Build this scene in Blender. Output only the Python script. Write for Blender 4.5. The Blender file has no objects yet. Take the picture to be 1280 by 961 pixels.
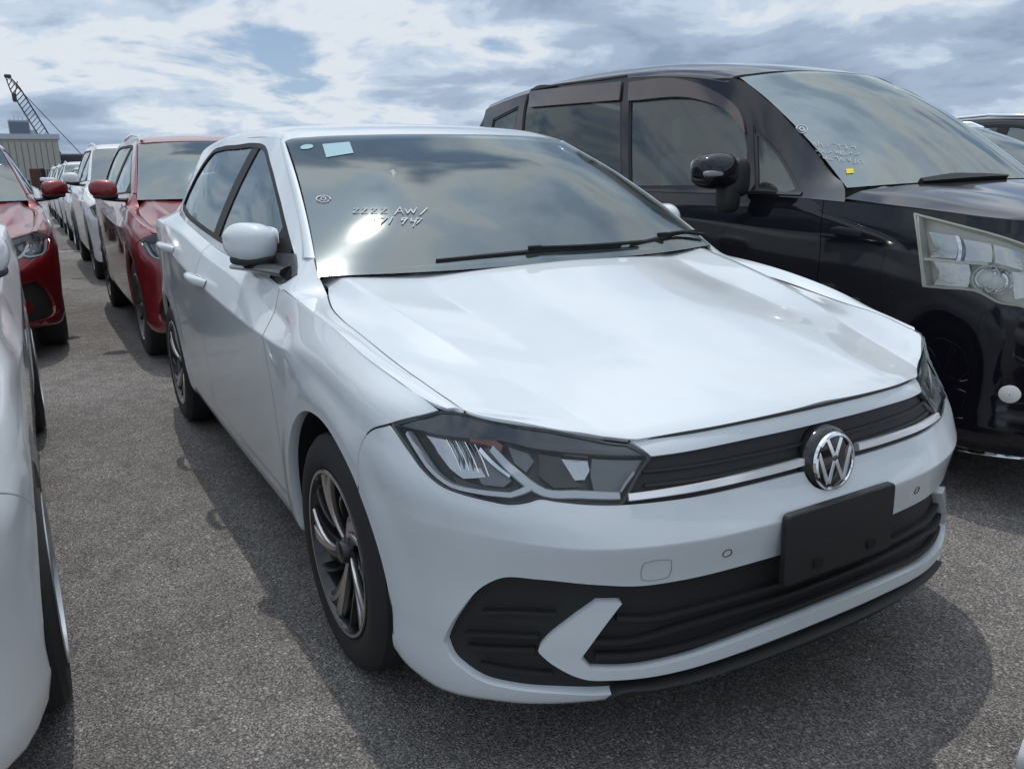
import bpy, bmesh, math, random
import numpy as np
from mathutils import Vector, Matrix
from mathutils.bvhtree import BVHTree
from mathutils.geometry import delaunay_2d_cdt
random.seed(7); RNG = np.random.RandomState(7)
SC = bpy.context.scene
COL = SC.collection

# ------------------------------------------------------------------ camera
PW, PH = 1280, 961
CAM = np.array([1.8786, -1.4072, 1.2554]); YAW, PIT, ROL, FPX = -.52491, .25949, -.016846, 1015.7
_f = np.array([-math.cos(PIT)*math.cos(YAW), -math.cos(PIT)*math.sin(YAW), -math.sin(PIT)])
_r = np.cross(_f, [0, 0, 1]); _r /= np.linalg.norm(_r); _u = np.cross(_r, _f)
CR = _r*math.cos(ROL)+_u*math.sin(ROL); CU = -_r*math.sin(ROL)+_u*math.cos(ROL)
cd = bpy.data.cameras.new('camera'); cam = bpy.data.objects.new('camera', cd); COL.objects.link(cam)
M = Matrix.Identity(4)
for i in range(3):
    M[i][0], M[i][1], M[i][2], M[i][3] = CR[i], CU[i], -_f[i], CAM[i]
cam.matrix_world = M
cd.sensor_width = 36; cd.lens = FPX/PW*36; cd.clip_start = .05; cd.clip_end = 30000
SC.camera = cam

# ------------------------------------------------------------------ sun, sky, exposure
SUN = np.array([-.325, .070, .934]); SUN /= np.linalg.norm(SUN)
EL = math.asin(SUN[2])
sl = bpy.data.lights.new('sun', 'SUN'); sl.energy = 2.1; sl.angle = math.radians(.6); sl.color = (1, .955, .89)
so = bpy.data.objects.new('sun', sl); COL.objects.link(so)
so.rotation_euler = Vector(SUN).to_track_quat('Z', 'Y').to_euler()
SC.view_settings.view_transform = 'Standard'; SC.view_settings.look = 'None'; SC.view_settings.gamma = 1
SC.view_settings.exposure = -.44

def NT(tree):
    N = tree.nodes; L = tree.links
    def n(t, **k):
        o = N.new(t)
        for a, b in k.items():
            if a.startswith('i_'):
                o.inputs[int(a[2:])].default_value = b
            else: setattr(o, a, b)
        return o
    def l(a, b): L.new(a, b)
    return n, l
def mth(n, l, op, a, b=None, clamp=False):
    m = n('ShaderNodeMath', operation=op, use_clamp=clamp)
    for i, s in enumerate((a, b)):
        if s is None: continue
        if isinstance(s, (int, float)): m.inputs[i].default_value = s
        else: l(s, m.inputs[i])
    return m.outputs[0]
def ramp(n, l, fac, stops, interp='EASE'):
    r = n('ShaderNodeValToRGB'); r.color_ramp.interpolation = interp
    e = r.color_ramp.elements
    while len(e) < len(stops): e.new(.5)
    for q, (p, c) in zip(e, stops):
        q.position = p; q.color = c if len(c) == 4 else (*c, 1)
    l(fac, r.inputs[0]); return r.outputs[0]
def mixc(n, l, fac, a, b, mode='MIX'):
    m = n('ShaderNodeMix', data_type='RGBA', blend_type=mode)
    for i, s in ((0, fac), (6, a), (7, b)):
        if isinstance(s, (int, float)): m.inputs[i].default_value = s
        elif isinstance(s, tuple): m.inputs[i].default_value = s if len(s) == 4 else (*s, 1)
        else: l(s, m.inputs[i])
    return m.outputs[2]

world = bpy.data.worlds.new('World'); SC.world = world; world.use_nodes = True
world.node_tree.nodes.clear()
n, l = NT(world.node_tree)
sky = n('ShaderNodeTexSky', sky_type='NISHITA', sun_disc=False, sun_elevation=EL,
        sun_rotation=math.atan2(SUN[0], SUN[1]), air_density=1.0, dust_density=1.2, ozone_density=1.5)
tc = n('ShaderNodeTexCoord'); sep = n('ShaderNodeSeparateXYZ'); l(tc.outputs['Generated'], sep.inputs[0])
zz = mth(n, l, 'MAXIMUM', sep.outputs[2], 0.0)
zd = mth(n, l, 'ADD', zz, .21)                       # cloud deck seen in perspective: direction / height
cx = mth(n, l, 'DIVIDE', sep.outputs[0], zd); cy = mth(n, l, 'DIVIDE', sep.outputs[1], zd)
cv = n('ShaderNodeCombineXYZ'); l(cx, cv.inputs[0]); l(cy, cv.inputs[1])
def noise(scale, det, rough, dist, loc, rot):
    q = n('ShaderNodeMapping'); q.inputs['Location'].default_value = loc; q.inputs['Rotation'].default_value = (0, 0, rot); l(cv.outputs[0], q.inputs[0])
    t = n('ShaderNodeTexNoise'); t.inputs['Scale'].default_value = scale; t.inputs['Detail'].default_value = det
    t.inputs['Roughness'].default_value = rough; t.inputs['Distortion'].default_value = dist; l(q.outputs[0], t.inputs['Vector']); return t.outputs[0]
big = noise(.75, 4, .5, .2, (2.886, .815, 2), .3)
puff = noise(2.1, 10, .58, .25, (4.653, -1.342, 5), .55)
dens = mth(n, l, 'ADD', mth(n, l, 'MULTIPLY', big, .56), mth(n, l, 'MULTIPLY', puff, .44))
cov = ramp(n, l, dens, [(.37, (0, 0, 0)), (.44, (.8, .8, .8)), (.50, (1, 1, 1))])
# cloud: bright sunlit edges where thin, grey-blue bases where thick
ccol = ramp(n, l, dens, [(.41, (.88, .90, .92)), (.45, (.80, .84, .88)), (.485, (.55, .65, .78)), (.53, (.38, .48, .62)), (.60, (.27, .36, .49))])
ccol = mixc(n, l, 1.0, ccol, (10.2, 10.2, 10.2), 'MULTIPLY')
dp = n('ShaderNodeVectorMath', operation='DOT_PRODUCT'); l(tc.outputs['Generated'], dp.inputs[0]); dp.inputs[1].default_value = tuple(SUN)
gl_ = mth(n, l, 'MULTIPLY', mth(n, l, 'POWER', mth(n, l, 'MAXIMUM', dp.outputs['Value'], 0.0), 5.0), 1.2)
ccol = mixc(n, l, 1.0, ccol, mth(n, l, 'ADD', gl_, 1.0), 'MULTIPLY')
hzn = ramp(n, l, sep.outputs[2], [(.0, (1, 1, 1)), (.22, (0, 0, 0))])
skyb = mixc(n, l, .75, sky.outputs[0], (2.7, 4.1, 6.3))
skyb = mixc(n, l, hzn, skyb, (4.3, 5.7, 7.4))
skyc = mixc(n, l, cov, skyb, ccol)
bg = n('ShaderNodeBackground'); bg.inputs['Strength'].default_value = .132; l(skyc, bg.inputs[0])
wo = n('ShaderNodeOutputWorld'); l(bg.outputs[0], wo.inputs[0])

# ------------------------------------------------------------------ helpers
def at(px, py, x=None, y=None, z=None):
    d = ray(px, py)
    i, v = [(i, v) for i, v in enumerate((x, y, z)) if v is not None][0]
    return CAM+d*(v-CAM[i])/d[i]
def ray(px, py):
    d = _f+CR*(px-PW/2)/FPX-CU*(py-PH/2)/FPX
    return d/np.linalg.norm(d)

class Spl:                                            # local cubic Hermite through keys
    def __init__(s, t, y):
        s.t = np.asarray(t, float); y = np.asarray(y, float)
        s.one = y.ndim == 1
        s.y = y[:, None] if s.one else y
        h = np.diff(s.t); d = np.diff(s.y, axis=0)/h[:, None]
        m = np.zeros_like(s.y)
        if len(h) == 1: m[:] = d[0]
        else:
            m[1:-1] = (h[1:, None]*d[:-1]+h[:-1, None]*d[1:])/(h[:-1]+h[1:])[:, None]
            m[0] = 1.5*d[0]-.5*m[1]; m[-1] = 1.5*d[-1]-.5*m[-2]
        s.m = m
    def __call__(s, x):
        x = np.asarray(x, float); k = np.clip(np.searchsorted(s.t, x, 'right')-1, 0, len(s.t)-2)
        h = s.t[k+1]-s.t[k]; q = ((x-s.t[k])/h)[..., None]; hh = h[..., None]
        q = np.clip(q, -.25, 1.25)
        r = ((1+2*q)*(1-q)**2*s.y[k]+q*(1-q)**2*hh*s.m[k]+q*q*(3-2*q)*s.y[k+1]+q*q*(q-1)*hh*s.m[k+1])
        return r[..., 0] if s.one else r
def chord(p):
    p = np.asarray(p, float)
    return np.r_[0, np.cumsum(np.linalg.norm(np.diff(p, axis=0), axis=1))]
def curve(pts):                                       # t in 0..1
    p = np.asarray(pts, float); t = chord(p); return Spl(t/t[-1], p)

class Loft:
    """rows: list of callables u->(n,3); v knots; crease: {row: callable u->0..1}"""
    def __init__(s, rows, vk, crease=None, outside=None, ur=(0, 1), n=(150, 70), scale=(1, 1)):
        s.rows, s.vk, s.cr = rows, np.asarray(vk, float), crease or {}
        s.ur, s.vr, s.sc = ur, (s.vk[0], s.vk[-1]), np.asarray(scale, float)
        s.flip = 1; s._bvh = None; s.n = n; s.outside = outside; s.shift = np.zeros(3)
        if outside is not None:
            u = np.array([(ur[0]+ur[1])/2*1.01+.013]); v = np.array([(s.vr[0]+s.vr[1])/2])
            p, nn = s.pn(u, v)
            if np.dot(nn[0], np.asarray(outside)-p[0]) < 0: s.flip = -1
    def __call__(s, u, v):
        u = np.asarray(u, float); v = np.asarray(v, float)
        Y = np.stack([r(u) for r in s.rows])          # R,n,3
        R = len(s.rows); vk = s.vk; h = np.diff(vk)
        k = np.clip(np.searchsorted(vk, v, 'right')-1, 0, R-2); ii = np.arange(len(u))
        D = np.diff(Y, axis=0)/h[:, None, None]
        def tang(j, side):
            a = np.clip(j-1, 0, R-2); b = np.clip(j, 0, R-2)
            wa = h[b][:, None]; wb = h[a][:, None]
            sm = (wa*D[a, ii]+wb*D[b, ii])/(wa+wb)
            one = np.where(side == 'r', D[b, ii], D[a, ii])
            w = np.zeros(len(u))
            for r, fn in s.cr.items():
                q = j == r
                if q.any(): w[q] = fn(u[q]) if callable(fn) else fn
            return sm*(1-w[:, None])+one*w[:, None]
        m0 = tang(k, 'r'); m1 = tang(k+1, 'l')
        hh = h[k][:, None]; q = ((v-vk[k])/h[k])[:, None]
        return ((1+2*q)*(1-q)**2*Y[k, ii]+q*(1-q)**2*hh*m0+q*q*(3-2*q)*Y[k+1, ii]+q*q*(q-1)*hh*m1)
    def pn(s, u, v, f=None, e=.0045):
        f = f or (lambda p: p)
        eu, ev = e/s.sc
        cl = lambda a, r: np.clip(a, r[0], r[1])
        P = f(s(u, v))
        du = f(s(cl(u+eu, s.ur), v))-f(s(cl(u-eu, s.ur), v))
        dv = f(s(u, cl(v+ev, s.vr)))-f(s(u, cl(v-ev, s.vr)))
        N = np.cross(du, dv)*s.flip
        N /= np.maximum(np.linalg.norm(N, axis=1, keepdims=True), 1e-12)
        return P, N
    def bvh(s):
        if s._bvh is None:
            nu, nv = s.n; U, V = np.meshgrid(np.linspace(*s.ur, nu), np.linspace(*s.vr, nv), indexing='ij')
            s.gu, s.gv = U.ravel(), V.ravel(); s.gp = s(s.gu, s.gv); F = []
            for i in range(nu-1):
                for j in range(nv-1):
                    a = i*nv+j; F += [(a, a+nv, a+nv+1), (a, a+nv+1, a+1)]
            s.gf = F; s._bvh = BVHTree.FromPolygons([Vector(p) for p in s.gp], F)
        return s._bvh
    def hit(s, o, d):
        b = s.bvh(); r = b.ray_cast(Vector(o), Vector(d))
        if r[0] is None:                              # just off the edge: nearest point of the surface to the ray
            t = np.maximum((s.gp-o)@d, 0); q = o+t[:, None]*d
            i = int(np.argmin(((s.gp-q)**2).sum(1))); return (s.gu[i], s.gv[i])
        f = s.gf[r[2]]; A, B, C = s.gp[list(f)]; p = np.array(r[0])
        w = np.linalg.lstsq(np.stack([B-A, C-A], 1), p-A, rcond=None)[0]
        q = lambda g: g[f[0]]+(g[f[1]]-g[f[0]])*w[0]+(g[f[2]]-g[f[0]])*w[1]
        return (q(s.gu), q(s.gv))
    def pix(s, pts): return [(*s.hit(CAM-s.shift, ray(p[0], p[1])), *p[2:]) for p in pts]
    def side(s, pts, sg=-1): return [(*s.hit(np.array([p[0], 3*sg, p[1]]), np.array([0, -sg, 0.])), *p[2:]) for p in pts]
    def front(s, pts): return [(*s.hit(np.array([4, p[0], p[1]]), np.array([-1., 0, 0])), *p[2:]) for p in pts]
    def top(s, pts): return [(*s.hit(np.array([p[0], p[1], 4]), np.array([0, 0, -1.])), *p[2:]) for p in pts]

def smooth(pts, closed=True, step=.02):
    """Catmull-Rom through (u,v[,1=corner]); resampled to step."""
    n_ = len(pts); P = np.array([p[:2] for p in pts], float); C = [len(p) > 2 and p[2] for p in pts]
    out = []
    segs = n_ if closed else n_-1
    for i in range(segs):
        a, b = P[i], P[(i+1) % n_]
        L = np.linalg.norm(b-a)
        def tan(j):
            if C[j] or (not closed and j in (0, n_-1)): return None
            p, q, r = P[j-1], P[j], P[(j+1) % n_]
            l0, l1 = np.linalg.norm(q-p)+1e-9, np.linalg.norm(r-q)+1e-9
            return ((q-p)/l0*l1+(r-q)/l1*l0)/(l0+l1)
        t0, t1 = tan(i), tan((i+1) % n_)
        e = (b-a)/(L+1e-9)
        t0 = e if t0 is None else t0; t1 = e if t1 is None else t1
        k = max(1, int(math.ceil(L/step)))
        for q in np.arange(k)/k:
            out.append((1+2*q)*(1-q)**2*a+q*(1-q)**2*L*t0+q*q*(3-2*q)*b+q*q*(q-1)*L*t1)
    if not closed: out.append(P[-1])
    return np.array(out)
def area2(p): return .5*np.sum(p[:, 0]*np.roll(p[:, 1], -1)-np.roll(p[:, 0], -1)*p[:, 1])
def inset(p, g):
    if abs(g) < 1e-9: return p
    e = np.roll(p, -1, 0)-p; L = np.maximum(np.linalg.norm(e, axis=1, keepdims=True), 1e-9); e = e/L
    nn = np.stack([-e[:, 1], e[:, 0]], 1)*np.sign(area2(p))
    m = nn+np.roll(nn, 1, 0); m /= np.maximum(np.linalg.norm(m, axis=1, keepdims=True), 1e-6)
    c = np.maximum((m*nn).sum(1, keepdims=True), .45)
    return p+m*g/c
def inside(poly, q):
    x, y = q[:, 0], q[:, 1]; r = np.zeros(len(q), bool)
    a, b = poly, np.roll(poly, -1, 0)
    for (x0, y0), (x1, y1) in zip(a, b):
        if y0 == y1: continue
        c = ((y0 > y) != (y1 > y)) & (x < (x1-x0)*(y-y0)/(y1-y0)+x0); r ^= c
    return r
def segdist(poly, q):
    d = np.full(len(q), 1e9)
    for a, b in zip(poly, np.roll(poly, -1, 0)):
        e = b-a; t = np.clip(((q-a)@e)/max(e@e, 1e-12), 0, 1)
        d = np.minimum(d, np.linalg.norm(q-a-t[:, None]*e, axis=1))
    return d

def mesh_obj(name, V, F, mat, parent=None, normals=None, smooth_=True):
    me = bpy.data.meshes.new(name); me.from_pydata([tuple(map(float, v)) for v in V], [], [tuple(map(int, f)) for f in F])
    if smooth_: me.polygons.foreach_set('use_smooth', np.ones(len(me.polygons), bool))
    if mat is not None: me.materials.append(mat)
    me.update()
    if normals is not None: me.normals_split_custom_set_from_vertices([tuple(map(float, q)) for q in normals])
    o = bpy.data.objects.new(name, me); COL.objects.link(o); o.parent = parent
    return o

class Ctx: pass
CT = Ctx(); CT.f = lambda p: p

def panel(name, S, loop, mat, parent, holes=(), step=.03, gap=.002, thick=.014, off=0., mirror=False, closed_smooth=True, vlines=(), lift=None):
    sc = S.sc
    LP = []
    for i, lp in enumerate([loop]+list(holes)):
        p = smooth([((a[0])*sc[0], a[1]*sc[1], *a[2:]) for a in lp], step=min(step*.55, .018))
        p = inset(p, gap if i == 0 else -gap); LP.append(p)
    lo, hi = LP[0].min(0), LP[0].max(0)
    gx = np.arange(lo[0]+step*.37, hi[0], step); gy = np.arange(lo[1]+step*.41, hi[1], step)
    vl = np.array([v*sc[1] for v in vlines if lo[1] < v*sc[1] < hi[1]])
    if len(vl):
        keep = np.array([np.abs(vl-y).min() > .014 for y in gy]) if len(gy) else np.zeros(0, bool)
        gy = np.sort(np.r_[gy[keep], vl-.006, vl, vl+.006])
    G = np.array([(a, b) for a in gx for b in gy]).reshape(-1, 2)
    if len(G):
        k = inside(LP[0], G) & (segdist(LP[0], G) > min(step*.3, .006))
        for h in LP[1:]: k &= ~inside(h, G) & (segdist(h, G) > min(step*.3, .006))
        G = G[k]
    pts = np.concatenate(LP+[G]); E = []; o = 0
    for p in LP:
        E += [(o+i, o+(i+1) % len(p)) for i in range(len(p))]; o += len(p)
    r = delaunay_2d_cdt([Vector(p) for p in pts], E, [], 0, 1e-6)
    Q = np.array([tuple(p) for p in r[0]]); T = np.array([f for f in r[2]])
    c = Q[T].mean(1); k = inside(LP[0], c)
    for h in LP[1:]: k &= ~inside(h, c)
    T = T[k]
    a = Q[T]; ar = (a[:, 1, 0]-a[:, 0, 0])*(a[:, 2, 1]-a[:, 0, 1])-(a[:, 1, 1]-a[:, 0, 1])*(a[:, 2, 0]-a[:, 0, 0])
    T = T[np.abs(ar) > 1e-11]; ar = ar[np.abs(ar) > 1e-11]
    T[ar < 0] = T[ar < 0][:, ::-1]
    if S.flip < 0: T = T[:, ::-1]
    u = np.clip(Q[:, 0]/sc[0], *S.ur); v = np.clip(Q[:, 1]/sc[1], *S.vr)
    P, N = S.pn(u, v, CT.f)
    P = P+N*off
    if lift is not None: P = P+N*lift(P)[:, None]
    V, NN, F = list(P), list(N), [tuple(t) for t in T]
    if thick:
        cnt = {}
        for t in T:
            for i in range(3):
                e = (t[i], t[(i+1) % 3]); cnt[e] = 1
        bd = [e for e in cnt if (e[1], e[0]) not in cnt]
        acc = {}
        for a_, b_ in bd:
            t = P[b_]-P[a_]; sd = np.cross(t, N[a_]+N[b_]); sd /= max(np.linalg.norm(sd), 1e-12)
            for q in (a_, b_): acc[q] = acc.get(q, 0)+sd
        m = {}
        for q, sd in acc.items():
            sd = sd/max(np.linalg.norm(sd), 1e-9)
            m[q] = len(V); V += [P[q], P[q]-N[q]*thick]
            w = N[q]*.5+sd; NN += [w/np.linalg.norm(w), sd]
        for a_, b_ in bd:
            F.append((b_, a_, m[a_], m[b_])) if False else None
            F.append((m[b_], m[a_], m[a_]+1, m[b_]+1))
    V = np.array(V); NN = np.array(NN)
    o1 = mesh_obj(name, V, F, mat, parent, NN)
    if not mirror: return o1
    o2 = mesh_obj(name, V*[1, -1, 1], [f[::-1] for f in F], mat, parent, NN*[1, -1, 1])
    return o1, o2

def band(name, S, line, width, mat, parent, off=.002, thick=.004, mirror=False, closed=False, step=.02):
    """a thin strip that follows a polyline on a surface"""
    p = smooth([(a[0]*S.sc[0], a[1]*S.sc[1], *a[2:]) for a in line], closed=closed, step=step)
    if closed: p = np.r_[p, p[:1]]
    t = np.gradient(p, axis=0); t /= np.maximum(np.linalg.norm(t, axis=1, keepdims=True), 1e-9)
    nn = np.stack([-t[:, 1], t[:, 0]], 1)
    w = np.interp(np.linspace(0, 1, len(p)), np.linspace(0, 1, len(np.atleast_1d(width))) if np.ndim(width) else [0, 1], width if np.ndim(width) else [width, width])[:, None]/2
    rows = []
    for a, h in ((-1, -thick), (-1, .0), (-.75, thick*.3), (.75, thick*.3), (1, 0), (1, -thick)):
        q = p+nn*w*a
        P, N = S.pn(np.clip(q[:, 0]/S.sc[0], *S.ur), np.clip(q[:, 1]/S.sc[1], *S.vr), CT.f)
        rows.append(P+N*(off+h))
    R = np.array(rows); k, m = R.shape[:2]
    F = []
    for i in range(m-1):
        for j in range(k-1): F.append((j*m+i, j*m+i+1, (j+1)*m+i+1, (j+1)*m+i))
    F.append(tuple(j*m for j in range(k))); F.append(tuple(j*m+m-1 for j in range(k))[::-1])
    V = R.reshape(-1, 3)
    if S.flip < 0: F = [f[::-1] for f in F]
    o1 = mesh_obj(name, V, F, mat, parent); autos(o1)
    if not mirror: return o1
    o2 = mesh_obj(name, V*[1, -1, 1], [f[::-1] for f in F], mat, parent); autos(o2)
    return o1, o2
def autos(o, ang=35):
    me = o.data; bm = bmesh.new(); bm.from_mesh(me)
    for e in bm.edges:
        if len(e.link_faces) == 2 and e.calc_face_angle(0) > math.radians(ang): e.smooth = False
    bm.to_mesh(me); bm.free()
    return o
def fixn(o):
    bm = bmesh.new(); bm.from_mesh(o.data); bmesh.ops.recalc_face_normals(bm, faces=bm.faces[:]); bm.to_mesh(o.data); bm.free(); return o

def lathe(name, prof, mat, parent, seg=48, axis='y', closed=False, loc=(0, 0, 0)):
    """profile (r, h) revolved round the y axis"""
    V, F = [], []; k = len(prof)
    for i in range(seg):
        a = 2*math.pi*i/seg
        for r, h in prof: V.append((r*math.cos(a), h, r*math.sin(a)))
    for i in range(seg):
        for j in range(k-1+(1 if closed else 0)):
            a, b = i*k+j, i*k+(j+1) % k; c, d = ((i+1) % seg)*k+(j+1) % k, ((i+1) % seg)*k+j
            F.append((a, b, c, d))
    V = np.array(V)
    if axis == 'x': V = V[:, [1, 0, 2]]; F = [f[::-1] for f in F]
    if axis == 'z': V = V[:, [0, 2, 1]]; F = [f[::-1] for f in F]
    o = mesh_obj(name, V+np.array(loc), F, mat, parent); 
    bm = bmesh.new(); bm.from_mesh(o.data); bmesh.ops.remove_doubles(bm, verts=bm.verts[:], dist=1e-6)
    bmesh.ops.recalc_face_normals(bm, faces=bm.faces[:]); bm.to_mesh(o.data); bm.free()
    return autos(o)
def sweep(name, pts, rad, mat, parent, seg=8, flat=1.0, caps=True, closed=False):
    """tube along points; rad scalar or list"""
    P = np.array(pts, float); m = len(P); rad = np.broadcast_to(np.asarray(rad, float), (m,))
    T = np.gradient(P, axis=0); T /= np.maximum(np.linalg.norm(T, axis=1, keepdims=True), 1e-9)
    up = np.array([0, 0, 1.]); V = []; F = []
    for i in range(m):
        s_ = np.cross(T[i], up); 
        if np.linalg.norm(s_) < .05: s_ = np.cross(T[i], [0, 1, 0])
        s_ /= np.linalg.norm(s_); w = np.cross(s_, T[i])
        for k in range(seg):
            a = 2*math.pi*k/seg; V.append(P[i]+rad[i]*(math.cos(a)*s_+flat*math.sin(a)*w))
    for i in range(m-1):
        for k in range(seg): F.append((i*seg+k, i*seg+(k+1) % seg, (i+1)*seg+(k+1) % seg, (i+1)*seg+k))
    if caps: F += [tuple(range(seg))[::-1], tuple((m-1)*seg+k for k in range(seg))]
    return autos(mesh_obj(name, V, F, mat, parent), 50)
def solid(name, poly, depth, mat, parent, fn, bevel=.0, mirror=False):
    """extruded 2-D polygon: fn(a,b,h)->xyz with h along the depth; optional edge bevel"""
    p = np.array(poly, float); V = []; k = len(p)
    rings = [(p, 0), (p, depth)] if not bevel else [(p, 0), (p, depth-bevel), (inset(p, bevel), depth)]
    for q, h in rings: V += [fn(a, b, h) for a, b in q]
    F = []
    for r in range(len(rings)-1):
        for i in range(k): F.append((r*k+i, r*k+(i+1) % k, (r+1)*k+(i+1) % k, (r+1)*k+i))
    F += [tuple(range(k))[::-1], tuple((len(rings)-1)*k+i for i in range(k))]
    o = fixn(mesh_obj(name, V, F, mat, parent)); autos(o, 30)
    if not mirror: return o
    o2 = fixn(mesh_obj(name, np.array(V)*[1, -1, 1], F, mat, parent)); autos(o2, 30)
    return o, o2
def roundbox(name, size, loc, mat, parent, bev=.02, rot=(0, 0, 0), seg=3, taper=None):
    bm = bmesh.new(); bmesh.ops.create_cube(bm, size=1)
    for v in bm.verts:
        if taper and v.co.z > 0: v.co.x *= taper[0]; v.co.y *= taper[1]
        v.co = Vector((v.co.x*size[0], v.co.y*size[1], v.co.z*size[2]))
    bmesh.ops.bevel(bm, geom=bm.edges[:], offset=bev, segments=seg, affect='EDGES', profile=.5)
    bm.transform(Matrix.Translation(loc) @ Matrix.Rotation(rot[2], 4, 'Z') @ Matrix.Rotation(rot[1], 4, 'Y') @ Matrix.Rotation(rot[0], 4, 'X'))
    me = bpy.data.meshes.new(name); bm.to_mesh(me); bm.free(); me.materials.append(mat)
    me.polygons.foreach_set('use_smooth', np.ones(len(me.polygons), bool))
    o = bpy.data.objects.new(name, me); COL.objects.link(o); o.parent = parent
    return autos(o, 40)
def thing(name, label, cat, group=None, loc=(0, 0, 0), rz=0):
    o = bpy.data.objects.new(name, None); COL.objects.link(o); o.location = loc; o.rotation_euler = (0, 0, rz)
    o['label'] = label; o['category'] = cat
    if group: o['group'] = group
    return o
def copytree(o, parent=None, swap=None):
    c = o.copy(); COL.objects.link(c); c.parent = parent
    if swap and c.data is not None and c.data.materials and c.data.materials[0] in swap:
        c.data = c.data.copy(); c.data.materials[0] = swap[o.data.materials[0]]
    for ch in [q for q in o.children]: copytree(ch, c, swap)
    return c

# ------------------------------------------------------------------ materials
def pmat(name, col, rough=.5, metal=0, coat=0, spec=.5, bump=None, **k):
    m = bpy.data.materials.new(name); m.use_nodes = True
    b = m.node_tree.nodes['Principled BSDF']
    b.inputs['Base Color'].default_value = (*col, 1); b.inputs['Roughness'].default_value = rough
    b.inputs['Metallic'].default_value = metal; b.inputs['Coat Weight'].default_value = coat
    b.inputs['Coat Roughness'].default_value = k.get('cr', .03); b.inputs['Specular IOR Level'].default_value = spec
    nn, ll = NT(m.node_tree)
    if bump:
        t = nn('ShaderNodeTexNoise'); t.inputs['Scale'].default_value = bump[0]; t.inputs['Detail'].default_value = 3
        tcx = nn('ShaderNodeTexCoord'); ll(tcx.outputs['Object'], t.inputs['Vector'])
        bb = nn('ShaderNodeBump'); bb.inputs['Strength'].default_value = bump[1]; bb.inputs['Distance'].default_value = .002
        ll(t.outputs[0], bb.inputs['Height']); ll(bb.outputs[0], b.inputs['Normal'])
    if k.get('dirt'):
        t = nn('ShaderNodeTexNoise'); t.inputs['Scale'].default_value = 3.5; t.inputs['Detail'].default_value = 8; t.inputs['Roughness'].default_value = .65
        tcx = nn('ShaderNodeTexCoord'); ll(tcx.outputs['Object'], t.inputs['Vector'])
        f = ramp(nn, ll, t.outputs[0], [(.4, (0, 0, 0)), (.75, (1, 1, 1))])
        ll(mixc(nn, ll, mth(nn, ll, 'MULTIPLY', f, k['dirt']), (*col, 1), (.26, .24, .21, 1)), b.inputs['Base Color'])
        ll(mth(nn, ll, 'ADD', mth(nn, ll, 'MULTIPLY', f, .1), k.get('cr', .03)), b.inputs['Coat Roughness'])
    return m
def paint(name, col, metal=0., rough=.45, cr=.025, dirt=.12, spec=.5):
    m = pmat(name, col, rough, metal, 1.0, spec, cr=cr, dirt=dirt)
    return m
def glass(name, tint, dust=.03, ior=1.75, rough=.03, gt=(.90, .98, .97), scale=1.0):
    """thin pane: see-through by fresnel, with a film of dust"""
    m = bpy.data.materials.new(name); m.use_nodes = True; m.node_tree.nodes.clear()
    n, l = NT(m.node_tree)
    tr = n('ShaderNodeBsdfTransparent'); tr.inputs[0].default_value = (*tint, 1)
    gl = n('ShaderNodeBsdfGlossy'); gl.inputs['Roughness'].default_value = rough; gl.inputs[0].default_value = (*gt, 1)
    df = n('ShaderNodeBsdfDiffuse'); df.inputs[0].default_value = (.68, .73, .73, 1)
    fr = n('ShaderNodeFresnel'); fr.inputs[0].default_value = ior
    t = n('ShaderNodeTexNoise'); t.inputs['Scale'].default_value = 5; t.inputs['Detail'].default_value = 9; t.inputs['Roughness'].default_value = .7
    tcx = n('ShaderNodeTexCoord'); l(tcx.outputs['Object'], t.inputs['Vector'])
    f = ramp(n, l, t.outputs[0], [(.3, (.3, .3, .3)), (.75, (1, 1, 1))])
    ms = n('ShaderNodeMixShader'); l(mth(n, l, 'MULTIPLY', f, dust), ms.inputs[0]); l(tr.outputs[0], ms.inputs[1]); l(df.outputs[0], ms.inputs[2])
    m2 = n('ShaderNodeMixShader'); l(fr.outputs[0], m2.inputs[0]); l(ms.outputs[0], m2.inputs[1]); l(gl.outputs[0], m2.inputs[2])
    o = n('ShaderNodeOutputMaterial'); l(m2.outputs[0], o.inputs[0])
    return m
WHITE = paint('white_paint', (.645, .69, .715), dirt=.06)
WHITE2 = paint('white_paint_warm', (.72, .73, .74), dirt=.10)
DARKP = paint('black_violet_paint', (.007, .0065, .011), 0, .3, dirt=.015, spec=.05)
RED = paint('red_metallic_paint', (.20, .006, .010), .5, .32)
RED2 = paint('deep_red_paint', (.22, .009, .015), .4, .35)
SILVER = paint('silver_paint', (.45, .47, .50), .7, .35)
NAVY = paint('navy_paint', (.03, .05, .10), .3, .35)
PLAST = pmat('black_plastic', (.016, .016, .017), .55, bump=(900, .25))
GLOSSB = pmat('gloss_black_trim', (.012, .012, .013), .12, coat=.5)
TRIM = pmat('window_rubber', (.010, .010, .010), .5, spec=.2)
RUBBER = pmat('tyre_rubber', (.022, .022, .022), .75, bump=(300, .2))
RIMB = pmat('rim_black', (.018, .018, .019), .3, coat=.6)
RIMF = pmat('rim_machined', (.62, .60, .58), .28, 1.0)
CHROME = pmat('chrome', (.85, .86, .88), .06, 1.0)
SHELL = pmat('underbody_dark', (.008, .008, .008), .9)
LAMPD = pmat('lamp_housing', (.10, .10, .105), .3)
LAMPG = pmat('lamp_bezel_grey', (.26, .27, .28), .3)
BROW = pmat('lamp_brow', (.05, .06, .075), .18, coat=.8)
REFL = pmat('lamp_reflector', (.50, .52, .54), .15, 1.0, bump=(60, .35))
LENSW = pmat('light_guide', (.88, .90, .93), .16, 0, coat=1)
AMBER = pmat('amber_bulb', (.35, .09, .05), .2, coat=1)
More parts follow.
